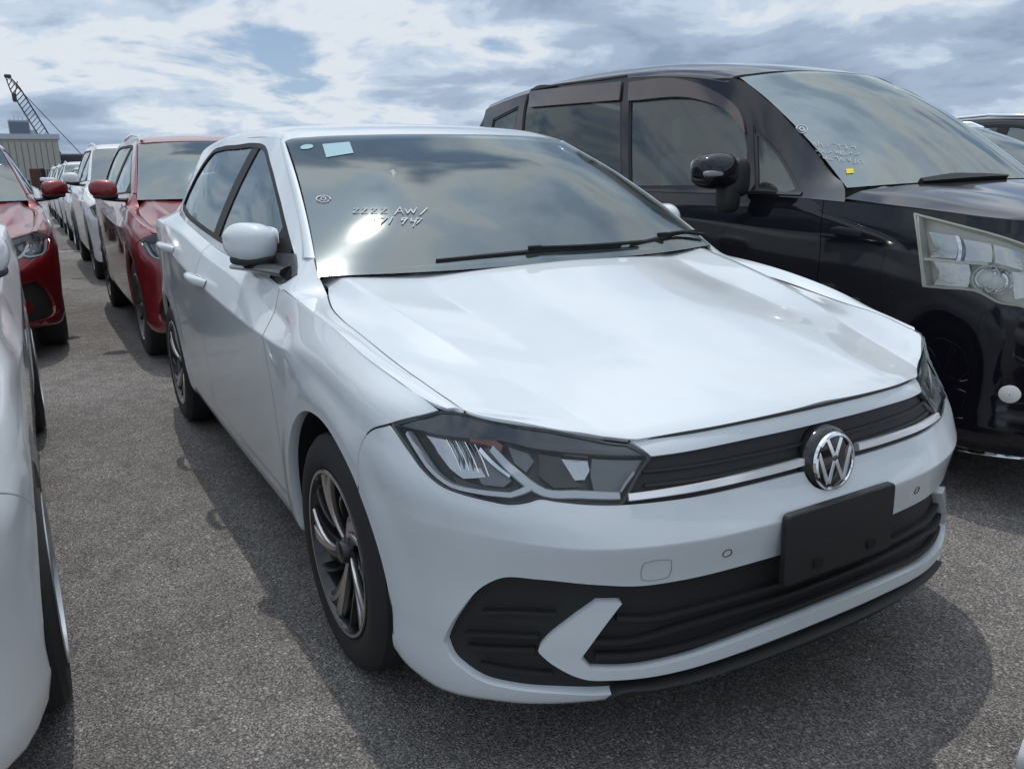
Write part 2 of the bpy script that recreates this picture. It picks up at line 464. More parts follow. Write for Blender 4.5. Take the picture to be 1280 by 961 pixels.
SEAT = pmat('seat_cloth', (.035, .035, .038), .9, bump=(200, .4))
DASH = pmat('dashboard', (.03, .03, .032), .7, bump=(400, .3))
BEIGE = pmat('beige_interior', (.32, .29, .25), .85)
GREYIN = pmat('headlining', (.30, .30, .29), .9)
WSG = glass('windscreen_glass', (.68, .78, .74), dust=.06, ior=2.45, rough=.07)
SIDEG = glass('side_glass', (.62, .76, .74), dust=.03, ior=2.2, rough=.02, gt=(.82, .95, 1))
TINTG = glass('privacy_glass', (.10, .10, .10), dust=.03, rough=.02)
LENSG = glass('lamp_lens', (.93, .94, .95), dust=.012, ior=1.42, rough=.02)
CHALK = pmat('chalk_marker', (.62, .63, .63), .8)

SATIN = pmat('satin_chrome', (.92, .93, .95), .22, .45, coat=.5)
# ------------------------------------------------------------------ hatchback surfaces (x forward from the front axle, y to its left, z up)
def make_wrap(plan, rows, creases, arch=None, flare=.007, yoff=1.0):
    p = np.array(plan, float); q = np.r_[(p[1:]*[1, -1])[::-1], p]
    t = chord(q); t -= t[len(p)-1]; sp = Spl(t, q); S1 = t[-1]
    ss = np.linspace(0, S1, 3000); cc = sp(ss); nose = ss[np.argmax(cc[:, 1])]
    def X(x): 
        return float(ss[np.argmin(np.abs(cc[:, 0]-x))])
    def Fy(y):
        k = ss < S1*.45; return float(ss[k][np.argmin(np.abs(cc[k][:, 1]-y))])
    def key(k):
        if isinstance(k, str) and k[0] == 'R': return S1*float(k[1:])
        return Fy(float(k[1:])) if isinstance(k, str) else X(k)
    fns = []
    for rk in rows:
        a = sorted((key(k), z, d) for k, z, d in rk)
        a = np.array(a); m = a[a[:, 0] > 1e-4].copy()[::-1]; m[:, 0] *= -1
        sym = Spl(np.r_[m[:, 0], a[:, 0]], np.r_[m[:, 1:], a[:, 1:]])
        def row(u, sym=sym):
            s_ = np.abs(u); c = sp(s_); e = 1e-3
            tg = sp(s_+e)-sp(s_-e); tg /= np.linalg.norm(tg, axis=-1, keepdims=True)
            nn = np.stack([tg[:, 1], -tg[:, 0]], 1)
            zd = sym(s_); x, y, z = c[:, 0]+nn[:, 0]*zd[:, 1], c[:, 1]+nn[:, 1]*zd[:, 1], zd[:, 0]
            return np.stack([x, -np.sign(u+1e-12)*y, z], 1)
        fns.append(row)
    vk = [np.mean([z for _, z, _ in rk]) for rk in rows]
    cr = {r: (lambda u, g=Spl([key(k) for k, _ in ks], [w for _, w in ks]), lo=key(ks[0][0]), hi=key(ks[-1][0]):
              np.clip(g(np.clip(np.abs(u), lo, hi)), 0, 1)) for r, ks in creases.items()}
    L = Loft(fns, vk, cr, ur=(-S1, S1), n=(420, 90))
    base = Loft.__call__
    if arch:
        class W(Loft):
            def __call__(s, u, v):
                P = base(s, u, v)
                for ax in arch:
                    r = np.hypot(P[:, 0]-ax[0], P[:, 2]-ax[1]); q = np.clip((ax[3]-r)/(ax[3]-ax[2]), 0, 1)
                    b = flare*q*q*(3-2*q)*(np.abs(P[:, 1]) > .55)
                    P = P.copy(); P[:, 1] += np.sign(P[:, 1])*b
                return P
        L.__class__ = W
    L.key = key; L.S1 = S1; L.plan = sp
    u = np.array([X(-1.3)]); pt, nn = L.pn(u, np.array([.4]))
    if nn[0, 1] > 0: L.flip = -L.flip
    return L

PLAN = [(.838, 0), (.829, .2), (.797, .4), (.738, .56), (.645, .695), (.53, .787), (.42, .832), (.3, .852), (0, .86), (-.4, .862), (-.9, .864), (-1.3, .865),
        (-1.8, .865), (-2.2, .862), (-2.6, .855), (-2.9, .822), (-3.10, .74), (-3.20, .55), (-3.24, .25), (-3.25, 0)]
ROWS = [
 [('F0', .20, -.14), ('F.5', .19, -.13), ('F.7', .175, -.11), (.3, .18, -.10), (-.4, .19, -.12), (-2.2, .19, -.12), ('R1', .25, -.12)],
 [('F0', .240, -.006), ('F.4', .230, -.006), ('F.58', .218, -.004), ('F.72', .206, -.004), (.45, .198, -.008), (.36, .225, -.012), (0, .23, -.022), (-.4, .232, -.030), (-1.3, .238, -.032), (-2.2, .25, -.032), (-2.9, .27, -.02), ('R1', .30, -.02)],
 [('F0', .33, 0), ('F.58', .33, 0), (.36, .33, -.004), (-.4, .318, -.014), (-1.3, .33, -.014), (-2.2, .35, -.012), ('R1', .40, 0)],
 [('F0', .45, -.010), ('F.58', .45, -.010), (.45, .45, -.004), (.36, .45, 0), (-.4, .47, -.004), (-2.2, .49, -.004), ('R1', .5, 0)],
 [('F0', .558, .007), ('F.4', .553, .007), ('F.58', .556, .006), ('F.72', .57, .003), (.3, .58, .002), (0, .60, .0), (-.4, .62, .002), (-2.2, .66, .002), ('R1', .62, 0)],
 [('F0', .640, -.028), ('F.4', .637, -.032), ('F.58', .64, -.034), ('F.72', .66, -.024), (.36, .70, -.006), (0, .76, .002), (-.2, .798, .006), (-.33, .80, .011), (-.92, .817, .013), (-1.34, .842, .013), (-2.25, .92, .009), (-2.6, .94, 0), ('R1', .85, 0)],
 [('F0', .728, -.050), ('F.2', .725, -.054), ('F.4', .718, -.068), ('F.58', .720, -.078), ('F.72', .735, -.064), (.36, .785, -.034), (.185, .812, -.020), (0, .835, -.012), (-.2, .842, -.010), (-.35, .855, -.024), (-.63, .884, -.030), (-.92, .912, -.030), (-1.4, .945, -.030), (-2.05, 1.01, -.027), (-2.6, 1.03, -.015), ('R1', .95, -.02)],
 [('F0', .762, -.064), ('F.2', .757, -.070), ('F.4', .743, -.090), ('F.5', .742, -.104), ('F.6', .757, -.104), (.53, .793, -.066), (.42, .806, -.070), (.3, .828, -.072), (.185, .853, -.060), (0, .890, -.050), (-.2, .917, -.045), (-.4, .934, -.048), (-.61, .946, -.055), (-1.5, .985, -.068), (-2.2, 1.05, -.080), (-2.6, 1.08, -.115), (-2.9, 1.08, -.16), ('R1', 1.05, -.16)],
]
CREASE = {1: [(.5, .8), (-3, .8)], 2: [('F0', 0), (.3, 0), (-.35, 1), (-2.2, 1)], 4: [('F0', .9), ('F.58', .9), (.45, .2), (.3, 0), (-3, 0)], 5: [('F0', .3), (.0, 0), (-.17, .0), (-.28, 1), (-2.4, 1), (-3, .3)],
          6: [('F0', .3), (.0, 0), (-.17, 0), (-.28, 1), (-2.4, 1), (-3, .3)]}
WR, ZW = .311, .311
WRAP = make_wrap(PLAN, ROWS, CREASE, arch=[(0, .31, .395, .47), (-2.551, .31, .395, .47)])
RV = list(WRAP.vk)

def symrows(rows):                                    # rows from the centre outwards, mirrored
    m = []
    for r in rows[:0:-1]: m.append(lambda u, r=r: r(u)*np.array([1, -1, 1]))
    return m+rows
def wpt(px, py):                                      # where a sight line meets the nose
    q = WRAP.pix([(px, py)])[0]; return tuple(WRAP(np.array([q[0]]), np.array([q[1]]))[0])
_hr = [
 [(.776, 0, .762), (.752, 0, .774), (.70, 0, .791), (.6, 0, .817), (.4, 0, .861), (.2, 0, .900), (0, 0, .936), (-.15, 0, .966), (-.30, 0, 1.002)],
 [(.757, -.22, .757), (.735, -.22, .769), (.685, -.22, .786), (.585, -.22, .812), (.385, -.225, .856), (.185, -.23, .894), (-.01, -.24, .930), (-.16, -.25, .960), (-.32, -.26, .996)],
 [(.697, -.44, .739), (.68, -.439, .749), (.634, -.437, .764), (.535, -.437, .791), (.39, -.44, .829), (.228, -.447, .860), (.11, -.45, .882), (-.07, -.457, .914), (-.36, -.48, .986)],
 [(.664, -.492, .740), (.648, -.497, .750), (.60, -.505, .764), (.507, -.525, .786), (.412, -.548, .808), (.272, -.59, .845), (.138, -.618, .879), (-.015, -.642, .912), (-.42, -.68, .985)],
 None,
 [wpt(612, 523.5), wpt(590, 518.5), (.488, -.717, .7945), (.44, -.724, .8045), (.365, -.736, .819), (.203, -.741, .839), (.064, -.746, .861), (-.08, -.750, .882), (-.40, -.752, .936)],
]
_hr[5][0] = tuple(np.array(_hr[5][0])+[0, 0, .001]); _hr[5][1] = tuple(np.array(_hr[5][1])+[0, 0, .0015])
_m = np.array(_hr[3])*.42+np.array(_hr[5])*.58-[0, 0, .003]; _m[0] = np.array(wpt(690, 537.5))+[0, 0, .002]; _m[1] = _m[0]*.5+_m[2]*.5+[0, 0, .003]
_hr[4] = _m
for i_ in range(6):                                   # carry the skin on under the trimmed front edge
    q_ = np.array(_hr[i_]); e_ = q_[0]-q_[1]; e_ = e_/np.linalg.norm(e_)*.022; _hr[i_] = np.r_[[q_[0]+e_-[0, 0, .004]], q_]
HR = [curve(p) for p in _hr]
RIDGE = [0, .22, .445, .57, .67, .745]
HOOD = Loft(symrows(HR), [-a for a in RIDGE[:0:-1]]+RIDGE, {2: 1.0, 3: .8, 7: .8, 8: 1.0}, outside=(0, 0, 5), scale=(1.1, 1), n=(120, 120))
# fender top: from the shoulder crease inboard to the bonnet gap
def crease_curve(S, xs, v=None):
    v = S.vr[1] if v is None else v
    return lambda q: S(np.interp(q, np.linspace(0, 1, len(xs)), [S.key(x) for x in xs]), np.full(len(np.atleast_1d(q)), v))
TOPX = [.50, .47, .40, .33, .25, .185, 0, -.15, -.25, -.33, -.40, -.46]
_cre = [tuple(WRAP(np.array([WRAP.key(x)]), np.array([RV[-1]]))[0]) for x in TOPX]
SHUT = [(.498, -.7145), (.47, -.7190), (.40, -.7305), (.33, -.737), (.25, -.740), (.185, -.742), (.0, -.748), (-.12, -.750), (-.21, -.745), (-.29, -.728)]
HOOD.bvh()
def hz(x, y):
    r = HOOD.bvh().ray_cast(Vector((x, y, 4)), Vector((0, 0, -1))); return r[0][2] if r[0] else None
_shc = [(x, y, hz(x, y) or z) for (x, y), z in zip(SHUT, [.793, .798, .812, .824, .834, .842, .872, .89, .91, .94])]
def gs_fn(beltx, belty, beltz, ax, aa, b=.35):
    by, bz, fa = Spl(beltx, belty), Spl(beltx, beltz), Spl(ax, aa)
    def y(x, z):
        dz = z-bz(x); return -(by(x)-fa(x)*dz-b*dz*np.abs(dz))
    return y
class Height(Loft):                                   # side glass surface: y as a function of (x, z)
    def __init__(s, g, ur, vr, outside, sgn=1):
        s.g = g; s.ur, s.vr = ur, vr; s.sc = np.array([1., 1.]); s.flip = 1; s._bvh = None; s.n = (160, 60); s.shift = np.zeros(3)
        p, nn = s.pn(np.array([sum(ur)/2]), np.array([sum(vr)/2]))
        if np.dot(nn[0], np.asarray(outside)-p[0]) < 0: s.flip = -1
    def __call__(s, u, v): return np.stack([u, s.g(u, v), v], 1)
_bx = [-3.1, -2.6, -2.2, -1.5, -1.0, -.61, -.4, -.2]
_bc = np.array([WRAP(np.array([WRAP.key(x)]), np.array([RV[-1]]))[0] for x in _bx])
GS = Height(gs_fn(_bx, -_bc[:, 1], _bc[:, 2], [-3.1, -2.2, -1.5, -1.1, -.856, -.711, -.548, -.45, -.39, -.2], [.40, .40, .42, .41, .46, .54, .72, .95, 1.1, 1.35]), (-3.1, -.2), (.86, 1.45), (-1.5, -4, 1))

_rr = (
 [(-.965, 0, 1.381), (-1.10, 0, 1.410), (-1.3, 0, 1.434), (-1.7, 0, 1.452), (-2.2, 0, 1.438), (-2.7, 0, 1.380), (-3.0, 0, 1.318)],
 [(-1.0, -.30, 1.379), (-1.12, -.30, 1.406), (-1.32, -.30, 1.430), (-1.7, -.30, 1.447), (-2.2, -.30, 1.432), (-2.7, -.30, 1.374), (-2.99, -.30, 1.31)],
 [(-1.06, -.50, 1.373), (-1.17, -.505, 1.397), (-1.36, -.51, 1.418), (-1.7, -.51, 1.433), (-2.2, -.505, 1.417), (-2.7, -.49, 1.357), (-2.96, -.48, 1.292)],
 [(-1.088, -.560, 1.368), (-1.19, -.557, 1.388), (-1.38, -.560, 1.406), (-1.7, -.562, 1.419), (-2.2, -.558, 1.402), (-2.7, -.54, 1.338), (-2.95, -.53, 1.272)],
 [(-1.108, -.583, 1.359), (-1.20, -.580, 1.374), (-1.39, -.583, 1.387), (-1.7, -.588, 1.396), (-2.2, -.592, 1.378), (-2.7, -.595, 1.305), (-2.94, -.585, 1.24)])
_rr = list(_rr); _rr[4] = [(x, float(GS.g(np.array([x]), np.array([z]))[0])-.001, z) for x, y, z in _rr[4]]
_rr[3] = [(x, q[1]+.020, z) for (x, y, z), q in zip(_rr[3], _rr[4])]
ROOFR = [curve(p) for p in _rr]
ROOF = Loft(symrows(ROOFR), [-.62, -.57, -.5, -.3, 0, .3, .5, .57, .62], outside=(-1.5, 0, 5), scale=(2.0, 1))
WSR = [curve(p) for p in (
 [(-.345, -.735, .972), (-.238, -.4, .972), (-.20, 0, .975), (-.238, .4, .972), (-.345, .735, .972)],
 [(-.545, -.692, 1.098), (-.427, -.38, 1.112), (-.395, 0, 1.113), (-.427, .38, 1.112), (-.545, .692, 1.098)],
 [(-.79, -.645, 1.228), (-.683, -.34, 1.257), (-.655, 0, 1.262), (-.683, .34, 1.257), (-.79, .645, 1.228)],
 [(-1.105, -.590, 1.364), (-1.0, -.30, 1.376), (-.965, 0, 1.380), (-1.0, .30, 1.376), (-1.105, .590, 1.364)])]
WS = Loft(WSR, [0, .25, .55, .9], outside=(3, 0, 3), scale=(1.4, 1))
_shc += [tuple(WS(np.array([.0]), np.array([.055]))[0]), tuple(WS(np.array([.0]), np.array([.13]))[0])]
_cre, _shc = np.array(_cre), np.array(_shc); _mid = (_cre+_shc)/2+np.array([0, 0, .004])
for i_ in (-1, -2): _mid[i_, 1] = GS.g(_mid[i_:, 0][:1], _mid[i_:, 2][:1])[0]
FTOP = Loft([curve(_cre), curve(_mid), curve(_shc)], [0, .035, .07], outside=(0, -.78, 5), scale=(1, 1))
# A-pillar: from the windscreen edge round to the side surface
_pv = np.array([.09, .16, .25, .42, .6, .75, .9]); _pe = WS(np.full(7, .0), _pv)
_pg = np.array([(x-.052, float(GS.g(np.array([x-.052]), np.array([z-.004]))[0]), z-.004) for x, y, z in _pe])
PIL = Loft([curve(_pe), curve(_pe*.62+_pg*.38+np.array([.004, -.009, .004])), curve(_pg*.97+_pe*.03+np.array([0, -.001, 0])), curve(_pg)], [0, .025, .062, .065], outside=(0, -4, 2), scale=(.95, 1))
HATR = [curve(p) for p in (
 [(-2.95, -.56, 1.262), (-2.98, -.3, 1.30), (-3.0, 0, 1.312), (-2.98, .3, 1.30), (-2.95, .56, 1.262)],
 [(-3.06, -.66, 1.10), (-3.12, -.35, 1.13), (-3.14, 0, 1.14), (-3.12, .35, 1.13), (-3.06, .66, 1.10)],
 [(-3.08, -.72, 1.02), (-3.16, -.4, 1.03), (-3.185, 0, 1.04), (-3.16, .4, 1.03), (-3.08, .72, 1.02)])]
HAT = Loft(HATR, [0, .2, .3], outside=(-6, 0, 2), scale=(1.2, 1))

def arc(cx, cz, r, a0, a1, k=14):
    return [(cx+r*math.cos(math.radians(a)), cz+r*math.sin(math.radians(a))) for a in np.linspace(a0, a1, k)]
OUT = {}                                              # outlines in surface coordinates, traced once
def zrow(u, k): return RV[k]
def outlines():
    W, k = WRAP, WRAP.key
    O = OUT
    topv, botv = RV[-1]-1e-4, RV[1]
    # wheel arches on the skin (measured in side view)
    def sidepts(p): return W.side(p)
    fa = arc(0, .312, .368, -14, 194, 22); ra = arc(-2.551, .312, .368, -12, 192, 22)
    O['farch'] = sidepts(fa); O['rarch'] = sidepts(ra)
    # headlamp
    O['lamp'] = W.pix([(487, 530.6, 1), (516.6, 522), (550, 513, 1), (573, 516), (606.5, 525), (648.7, 532), (691, 537.6), (733, 546), (783.7, 553.7, 1), (813.6, 571.4, 1), (795, 601), (778, 630.4, 1),
                       (733, 630), (693.7, 626), (674, 623.4), (660, 627.6), (637.5, 630.4), (606.5, 625), (578.4, 617.8), (553, 608), (530.6, 589.7), (511, 564), (497, 544.7)])
    O['seam'] = W.pix([(441, 546), (462, 539.5), (487, 530.6)])
    O['intake'] = W.pix([(554.4, 801, 1), (571, 770), (607, 731.5), (627.7, 722.7), (674, 724.8), (746, 731.5), (798, 733), (849.4, 726), (901, 714.5), (978.4, 692.8)])
    O['intbot'] = W.pix([(978.4, 809), (901, 837), (818.5, 857.9), (767, 867), (694.7, 865.6), (643, 860.4), (602, 850), (581, 837), (560.6, 816.6)])
    O['blade'] = W.pix([(746.3, 753.7, 1), (777, 753, 1), (752, 786), (725.7, 821.8, 1), (738.6, 836, 1), (797.9, 834.7), (849.4, 824), (901, 807), (978.4, 778)])
    O['blade2'] = W.pix([(978.4, 793.4), (901, 821.8), (818.5, 843.4), (767, 848.6), (730.8, 847.6), (699.9, 834.7), (681.8, 821.8), (673, 811.5), (679, 803.7), (710, 778)])
    O['grtop'] = W.pix([(813, 571), (878.4, 561), (944, 548), (1003, 535)])
    O['grbot'] = W.pix([(990, 592.6), (911, 612), (845.6, 623.7), (781.6, 632)])
    O['chr'] = W.pix([(783, 622), (878, 608), (973.6, 585.5)])
    # windows on the side glass surface
    O['dlo'] = GS.pix([(369.5, 322, 1), (360, 287.5), (348.7, 242.5), (339, 206), (332, 183), (320.6, 173.6), (301, 171.6), (281, 178), (264, 190.5), (247.5, 214), (236, 237), (229, 254), (230, 268, 1), (240.5, 279), (259, 293), (275.6, 304)])
    O['ws'] = WS.pix([(357.7, 175.6, 1), (368, 214), (377, 242.5), (388, 282), (396.5, 310), (405, 329)])
outlines()
if False:
    for k_, v_ in OUT.items():
        pass
def mirror_loop(half, ax):                            # half loop from centre to centre; mirrored about axis coordinate 0
    o = list(half)
    for p in half[::-1]:
        q = list(p); q[ax] = -q[ax]
        if abs(p[ax]) > 1e-6: o.append(tuple(q))
    return o
def empty(name, loc, parent):
    o = bpy.data.objects.new(name, None); COL.objects.link(o); o.location = loc; o.parent = parent; return o

# ------------------------------------------------------------------ wheels
def swirl_spoke(R, r0, w, lead, face, n=9):
    """one curved spoke: returns V,F of a bar from r0 to R bending by 'lead' radians, wider at the rim"""
    V = []; F = []
    for i in range(n):
        q = i/(n-1); r = r0+(R-r0)*q; a = lead*q**1.35
        ww = w[0]+(w[1]-w[0])*q; dep = face+.022*(1-q)**2*-1
        c, s_ = math.cos(a), math.sin(a)
        for k, h in ((-1, -.035), (-1, 0), (-.72, .004), (.72, .004), (1, 0), (1, -.035)):
            x, z = r*c-k*ww/2*s_, r*s_+k*ww/2*c
            V.append((x, dep+h, z))
    for i in range(n-1):
        for k in range(5):
            a = i*6+k; F.append((a, a+1, a+7, a+6))
    F.append(tuple(range(6))); F.append(tuple((n-1)*6+k for k in range(6))[::-1])
    return V, F
def rot_y(V, a):
    c, s_ = math.cos(a), math.sin(a); return [(x*c-z*s_, y, x*s_+z*c) for x, y, z in V]
def join(parts):
    V, F = [], []
    for v, f in parts:
        o = len(V); V += list(v); F += [tuple(i+o for i in t) for t in f]
    return V, F
WHEELS = {}
SILVERW = pmat('wheel_silver_paint', (.5, .52, .54), .3, .9)
def wheel_proto(style, R, rim, width):
    """wheel facing +y (outer face at y=0)"""
    key = (style, R, rim, width)
    if key in WHEELS: return WHEELS[key]
    rr = rim
    tyre = [(rr-.004, -width+.01), (rr+.012, -width+.004), (rr+.5*(R-rr), -width-.006), (R-.022, -width+.002), (R-.006, -width+.018), (R, -width+.045),
            (R, -.045), (R-.005, -.018), (R-.020, -.004), (rr+.62*(R-rr), .004), (rr+.45*(R-rr), .006), (rr+.2*(R-rr), .003), (rr+.012, -.001), (rr+.002, -.006), (rr-.004, -.02)]
    if style == 'cover': tyre = [(r_, h_-.012 if h_ > 0 else h_) for r_, h_ in tyre]
    out = {}
    out['tyre'] = lathe('tyre', tyre, RUBBER, None, 72, closed=True)
    # tread grooves as geometry rings are below the eye; side blocks ring
    barrel = [(rr+.002, -.004), (rr+.006, -.001), (rr+.004, .002), (rr-.006, .001), (rr-.010, -.012), (rr-.018, -.03), (rr-.03, -width+.03), (rr-.012, -width+.012), (rr-.004, -width+.01)]
    out['barrel'] = lathe('wheel', barrel, RIMB if style != 'cover' else SILVERW, None, 64)
    disc = [(.06, -.07), (.13, -.07), (.13, -.085), (.06, -.085)]
    back = [(.002, -width+.06), (rr-.026, -width+.06)]
    out['disc'] = lathe('brake_disc', disc, pmat('disc_steel', (.25, .24, .23), .5, .9), None, 40, closed=True)
    out['back'] = lathe('hub_back', back, SHELL, None, 32)
    if style == 'swirl':
        P, Q = [], []
        for k in range(5):
            a = 2*math.pi*k/5
            v, f = swirl_spoke(rr-.008, .03, (.042, .105), .42, -.014); P.append((rot_y(v, a), f))
            v, f = swirl_spoke(rr-.009, .035, (.011, .020), .54, -.0085); Q.append((rot_y(v, a), f))
            v, f = swirl_spoke(rr-.009, .035, (.009, .034), .24, -.0085); Q.append((rot_y(v, a+.02), f))
            v, f = swirl_spoke(rr-.02, .09, (.008, .010), .30, -.011); P.append((rot_y(v, a+.72), f))
        V, F = join(P); out['spokes'] = autos(fixn(mesh_obj('spokes', V, F, RIMB, None)))
        out['edge'] = lathe('rim_edge', [(rr+.001, -.003), (rr+.004, .0005), (rr+.001, .0025), (rr-.004, .0015)], RIMF, None, 64)
        V, F = join(Q); out['faces'] = autos(fixn(mesh_obj('machined_faces', V, F, RIMF, None)))
    else:
        m = SILVERW if style == 'cover' else RIMB if style == 'dark' else RIMF
        P = []
        n_ = 7 if style == 'cover' else 5
        for k in range(n_):
            for dlt in (-.11, .11) if style != 'cover' else (0,):
                v, f = swirl_spoke(rr-.006, .03, (.03, .04) if style != 'cover' else (.045, .085), dlt*.4 if style != 'cover' else .1, -.012)
                P.append((rot_y(v, 2*math.pi*k/n_+dlt), f))
        V, F = join(P); out['spokes'] = autos(fixn(mesh_obj('spokes', V, F, m, None)))
    out['cap'] = lathe('hub_cap', [(.001, -.006), (.022, -.007), (.029, -.011), (.032, -.02), (.036, -.045)], RIMB if style in ('swirl', 'dark') else CHROME, None, 28)
    for o in out.values(): COL.objects.unlink(o)
    WHEELS[key] = out; return out
def put_wheel(parent, x, y, z, style='swirl', R=.311, rim=.213, width=.195, steer=0, spin=0, lean=0):
    pr = wheel_proto(style, R, rim, width); sg = -1 if y < 0 else 1
    root = None
    for k in ('barrel', 'tyre', 'disc', 'back', 'spokes', 'faces', 'edge', 'cap'):
        if k not in pr: continue
        o = pr[k].copy(); COL.objects.link(o)
        if root is None:
            o.parent = parent; root = o; o.name = 'wheel'
            o.rotation_euler = (0, spin, (math.pi if sg < 0 else 0)+steer); o.location = (x, y, z)
        else: o.parent = root
    return root

# ------------------------------------------------------------------ hatchback
def fa_u(): return OUT['farch'][6][0]
def hatch(root, f, pm, o=None):
    """parts of a five-door hatchback. f deforms the skin, pm is the paint, o holds options"""
    o = o or {}; CT.f = f
    full = o.get('full', False); W = WRAP; k = W.key; O = OUT
    st = .019 if full else .06
    topv, bot, und = RV[-1]-1e-4, RV[1], RV[0]
    vl = [RV[i] for i in (1, 2, 4, 5, 6)] if full else [RV[1], RV[5], RV[6]]
    lk = o.get('lampk', 1.0); ik = o.get('intk', 1.0)
    if lk != 1 or ik != 1:
        O = {q: [((.465+(a[0]-.465)*lk if q in ('lamp',) else a[0]*ik if q in ('intake', 'intbot', 'blade', 'blade2') else a[0]), *a[1:]) for a in v] for q, v in O.items()}
        O['seam'] = [O['seam'][0], ((O['lamp'][0][0]+fa_u())/2, O['lamp'][0][1]-.04), O['lamp'][0]]
    lamp = O['lamp']
    fa, ra = O['farch'], O['rarch']
    C = lambda p: (p[0], p[1], 1)
    # front bumper
    arch_f = fa[:7]                                   # from the bottom front up to the fender seam
    seam = [C(fa[6])]+O['seam'][:2]
    lowlamp = lamp[11:]+[lamp[0]]
    grt = [(0, O['grtop'][-1][1])]+O['grtop'][::-1][:-1]
    grb = [(0, O['grbot'][0][1])]+O['grbot'][:-1]
    half = grb[:]+[C(lamp[11])]+[p[:2] for p in lamp[12:]]+[C(lamp[0])]+[p[:2] for p in O['seam'][1:2]]+[C(fa[6])]+fa[6:0:-1][1:]+[C((fa[0][0], bot+.004)), C((fa[0][0]-.03, und+.01)), (k('F.6'), und+.01), (0, und+.01)]
    inth = [(0, O['intake'][-1][1])]+O['intake'][::-1]
    hole = inth+O['intbot'][::-1]+[(0, O['intbot'][0][1])]
    hole = mirror_loop(hole, 0)
    if full or o.get('face', True):
        panel('front_bumper', W, mirror_loop(half, 0), pm, root, holes=[hole], step=st, vlines=vl, thick=.045, gap=.0015)
        strip = [(0, topv), (k('F.2'), topv), (k('F.4'), topv), C((lamp[8][0], lamp[8][1]+.012)), C(lamp[9])]+grt[::-1][1:]
        panel('grille_surround', W, mirror_loop(strip, 0), pm, root, step=st, thick=.02)
        g = grt[:]+[C((lamp[9][0]+.005, lamp[9][1])), C((lamp[11][0]+.003, lamp[11][1]+.002))]+grb[::-1][:]
        if full: band('bonnet_seal_shade', W, mirror_loop([(0, topv-.004), (k('F.2'), topv-.004), (k('F.4'), topv-.004), (lamp[8][0]-.004, lamp[8][1]+.010)], 0)[::1][:4][::-1]+[(-a, b) for a, b in [(k('F.2'), topv-.004), (k('F.4'), topv-.004), (lamp[8][0]-.004, lamp[8][1]+.010)]], .009, RUBBER, root, off=.0015, thick=.006)  # seal strip whose dark colour also stands in for the gap's shade
        gm = panel('grille', W, mirror_loop(g, 0), PLAST, root, step=st, off=-.014, gap=-.004, thick=.0)
        if full:
            for q in (.36, .68):                      # grille bars
                ln = [(u_, (1-q)*O['grbot'][0][1]+q*O['grtop'][0][1]) for u_ in np.linspace(-.47, .47, 15)]
                band('grille_bar', W, ln, .006, PLAST, gm, off=-.010, thick=.008)
            c_ = O['chr']
            sh = [(a-.002, b-.001) for a, b in c_]
            ln = sh+[]
            band('bright_strip', W, [(O['chr'][0][0]-.004, O['chr'][0][1])]+O['chr'][1:2]+[(.085, O['chr'][2][1]+.001)], .014, SATIN, gm, off=.001, thick=.012, mirror=True)
            # lower intake
        it = panel('lower_grille', W, hole, PLAST, root, step=st, off=-.022, gap=-.006, thick=0)
        bl = [(0, O['blade'][-1][1])]+[p[:2] for p in O['blade'][::-1][:3]]+O['blade'][::-1][3:]
        bl = mirror_loop([(0, O['blade'][-1][1]+.003)]+O['blade'][::-1]+O['blade2'][::-1]+[(0, O['blade2'][0][1]+.002)], 0)
        panel('bumper_blade', W, bl, pm, root, step=st, off=.004, gap=0, thick=.03)
        if full:
            for ln in ([(772, 775), (815, 775), (870, 763), (963, 737)], [(736, 804), (790, 804), (849, 787), (978, 749)], [(745, 823), (800, 821), (860, 810), (978, 768)]):
                q = W.pix(ln); q = q+[(0, q[-1][1]+.002)]
                band('intake_bar', W, mirror_loop(q, 0), .012, PLAST, it, off=-.010, thick=.014)
            for ln in ([(600, 768), (640, 768), (694, 770)], [(577, 796), (620, 797), (672, 799)], [(580, 812), (620, 815), (668, 816)], [(596, 834), (640, 842), (690, 846)]):
                band('intake_bar', W, W.pix(ln), .009, PLAST, it, off=-.012, thick=.012, mirror=True)
            lip = [(0, O['intbot'][0][1]+.004)]+[(a, b+.003) for a, b in O['intbot'][:4]]+[C((k('F.545'), bot+.004)), C((k('F.53'), bot-.06)), (k('F.4'), bot-.07), (0, bot-.07)]
            panel('lower_lip', W, mirror_loop(lip, 0), PLAST, root, step=st, off=.010, gap=0, thick=.03)
    # fender
    gapd = W.pix([(349, 369), (344, 394), (338.7, 416), (338, 441), (337.4, 472)])
    gx = [(k(-.47), topv), (k(-.47), RV[6]), (k(-.465), RV[5]), (k(-.455), RV[4]), (k(-.45), RV[3]), (k(-.445), bot+.012)]
    fend = [C(lamp[0]), lamp[1][:2], C(lamp[2])]+[(k(x), topv) for x in (.44, .32, .185, 0, -.2, -.4)]+[C(gx[0])]+gx[1:-1]+[C(gx[-1]), C((k(-.445), bot+.002)), C((k(-.445), und)), C((fa[-1][0], und))]+[C(fa[-1])]+fa[-2:6:-1]+[C(fa[6])]+O['seam'][1:2]
    panel('fender', W, fend, pm, root, step=st, vlines=vl, mirror=True, thick=.028, gap=.0026)
    panel('fender_top', FTOP, [(.0, 0, 1), (1, 0, 1), (1, .068, 1), (.0, .068, 1)], pm, root, step=st, gap=.0004, mirror=True, thick=.01)
    # doors
    bx = -1.53
    dl = [C(gx[0]), (k(-.9), topv), C((k(bx), topv)), (k(bx), RV[5]), (k(bx), RV[3]), C((k(bx+.03), bot+.012)), (k(-1), bot+.012), C(gx[-1])]+gx[-2:0:-1]
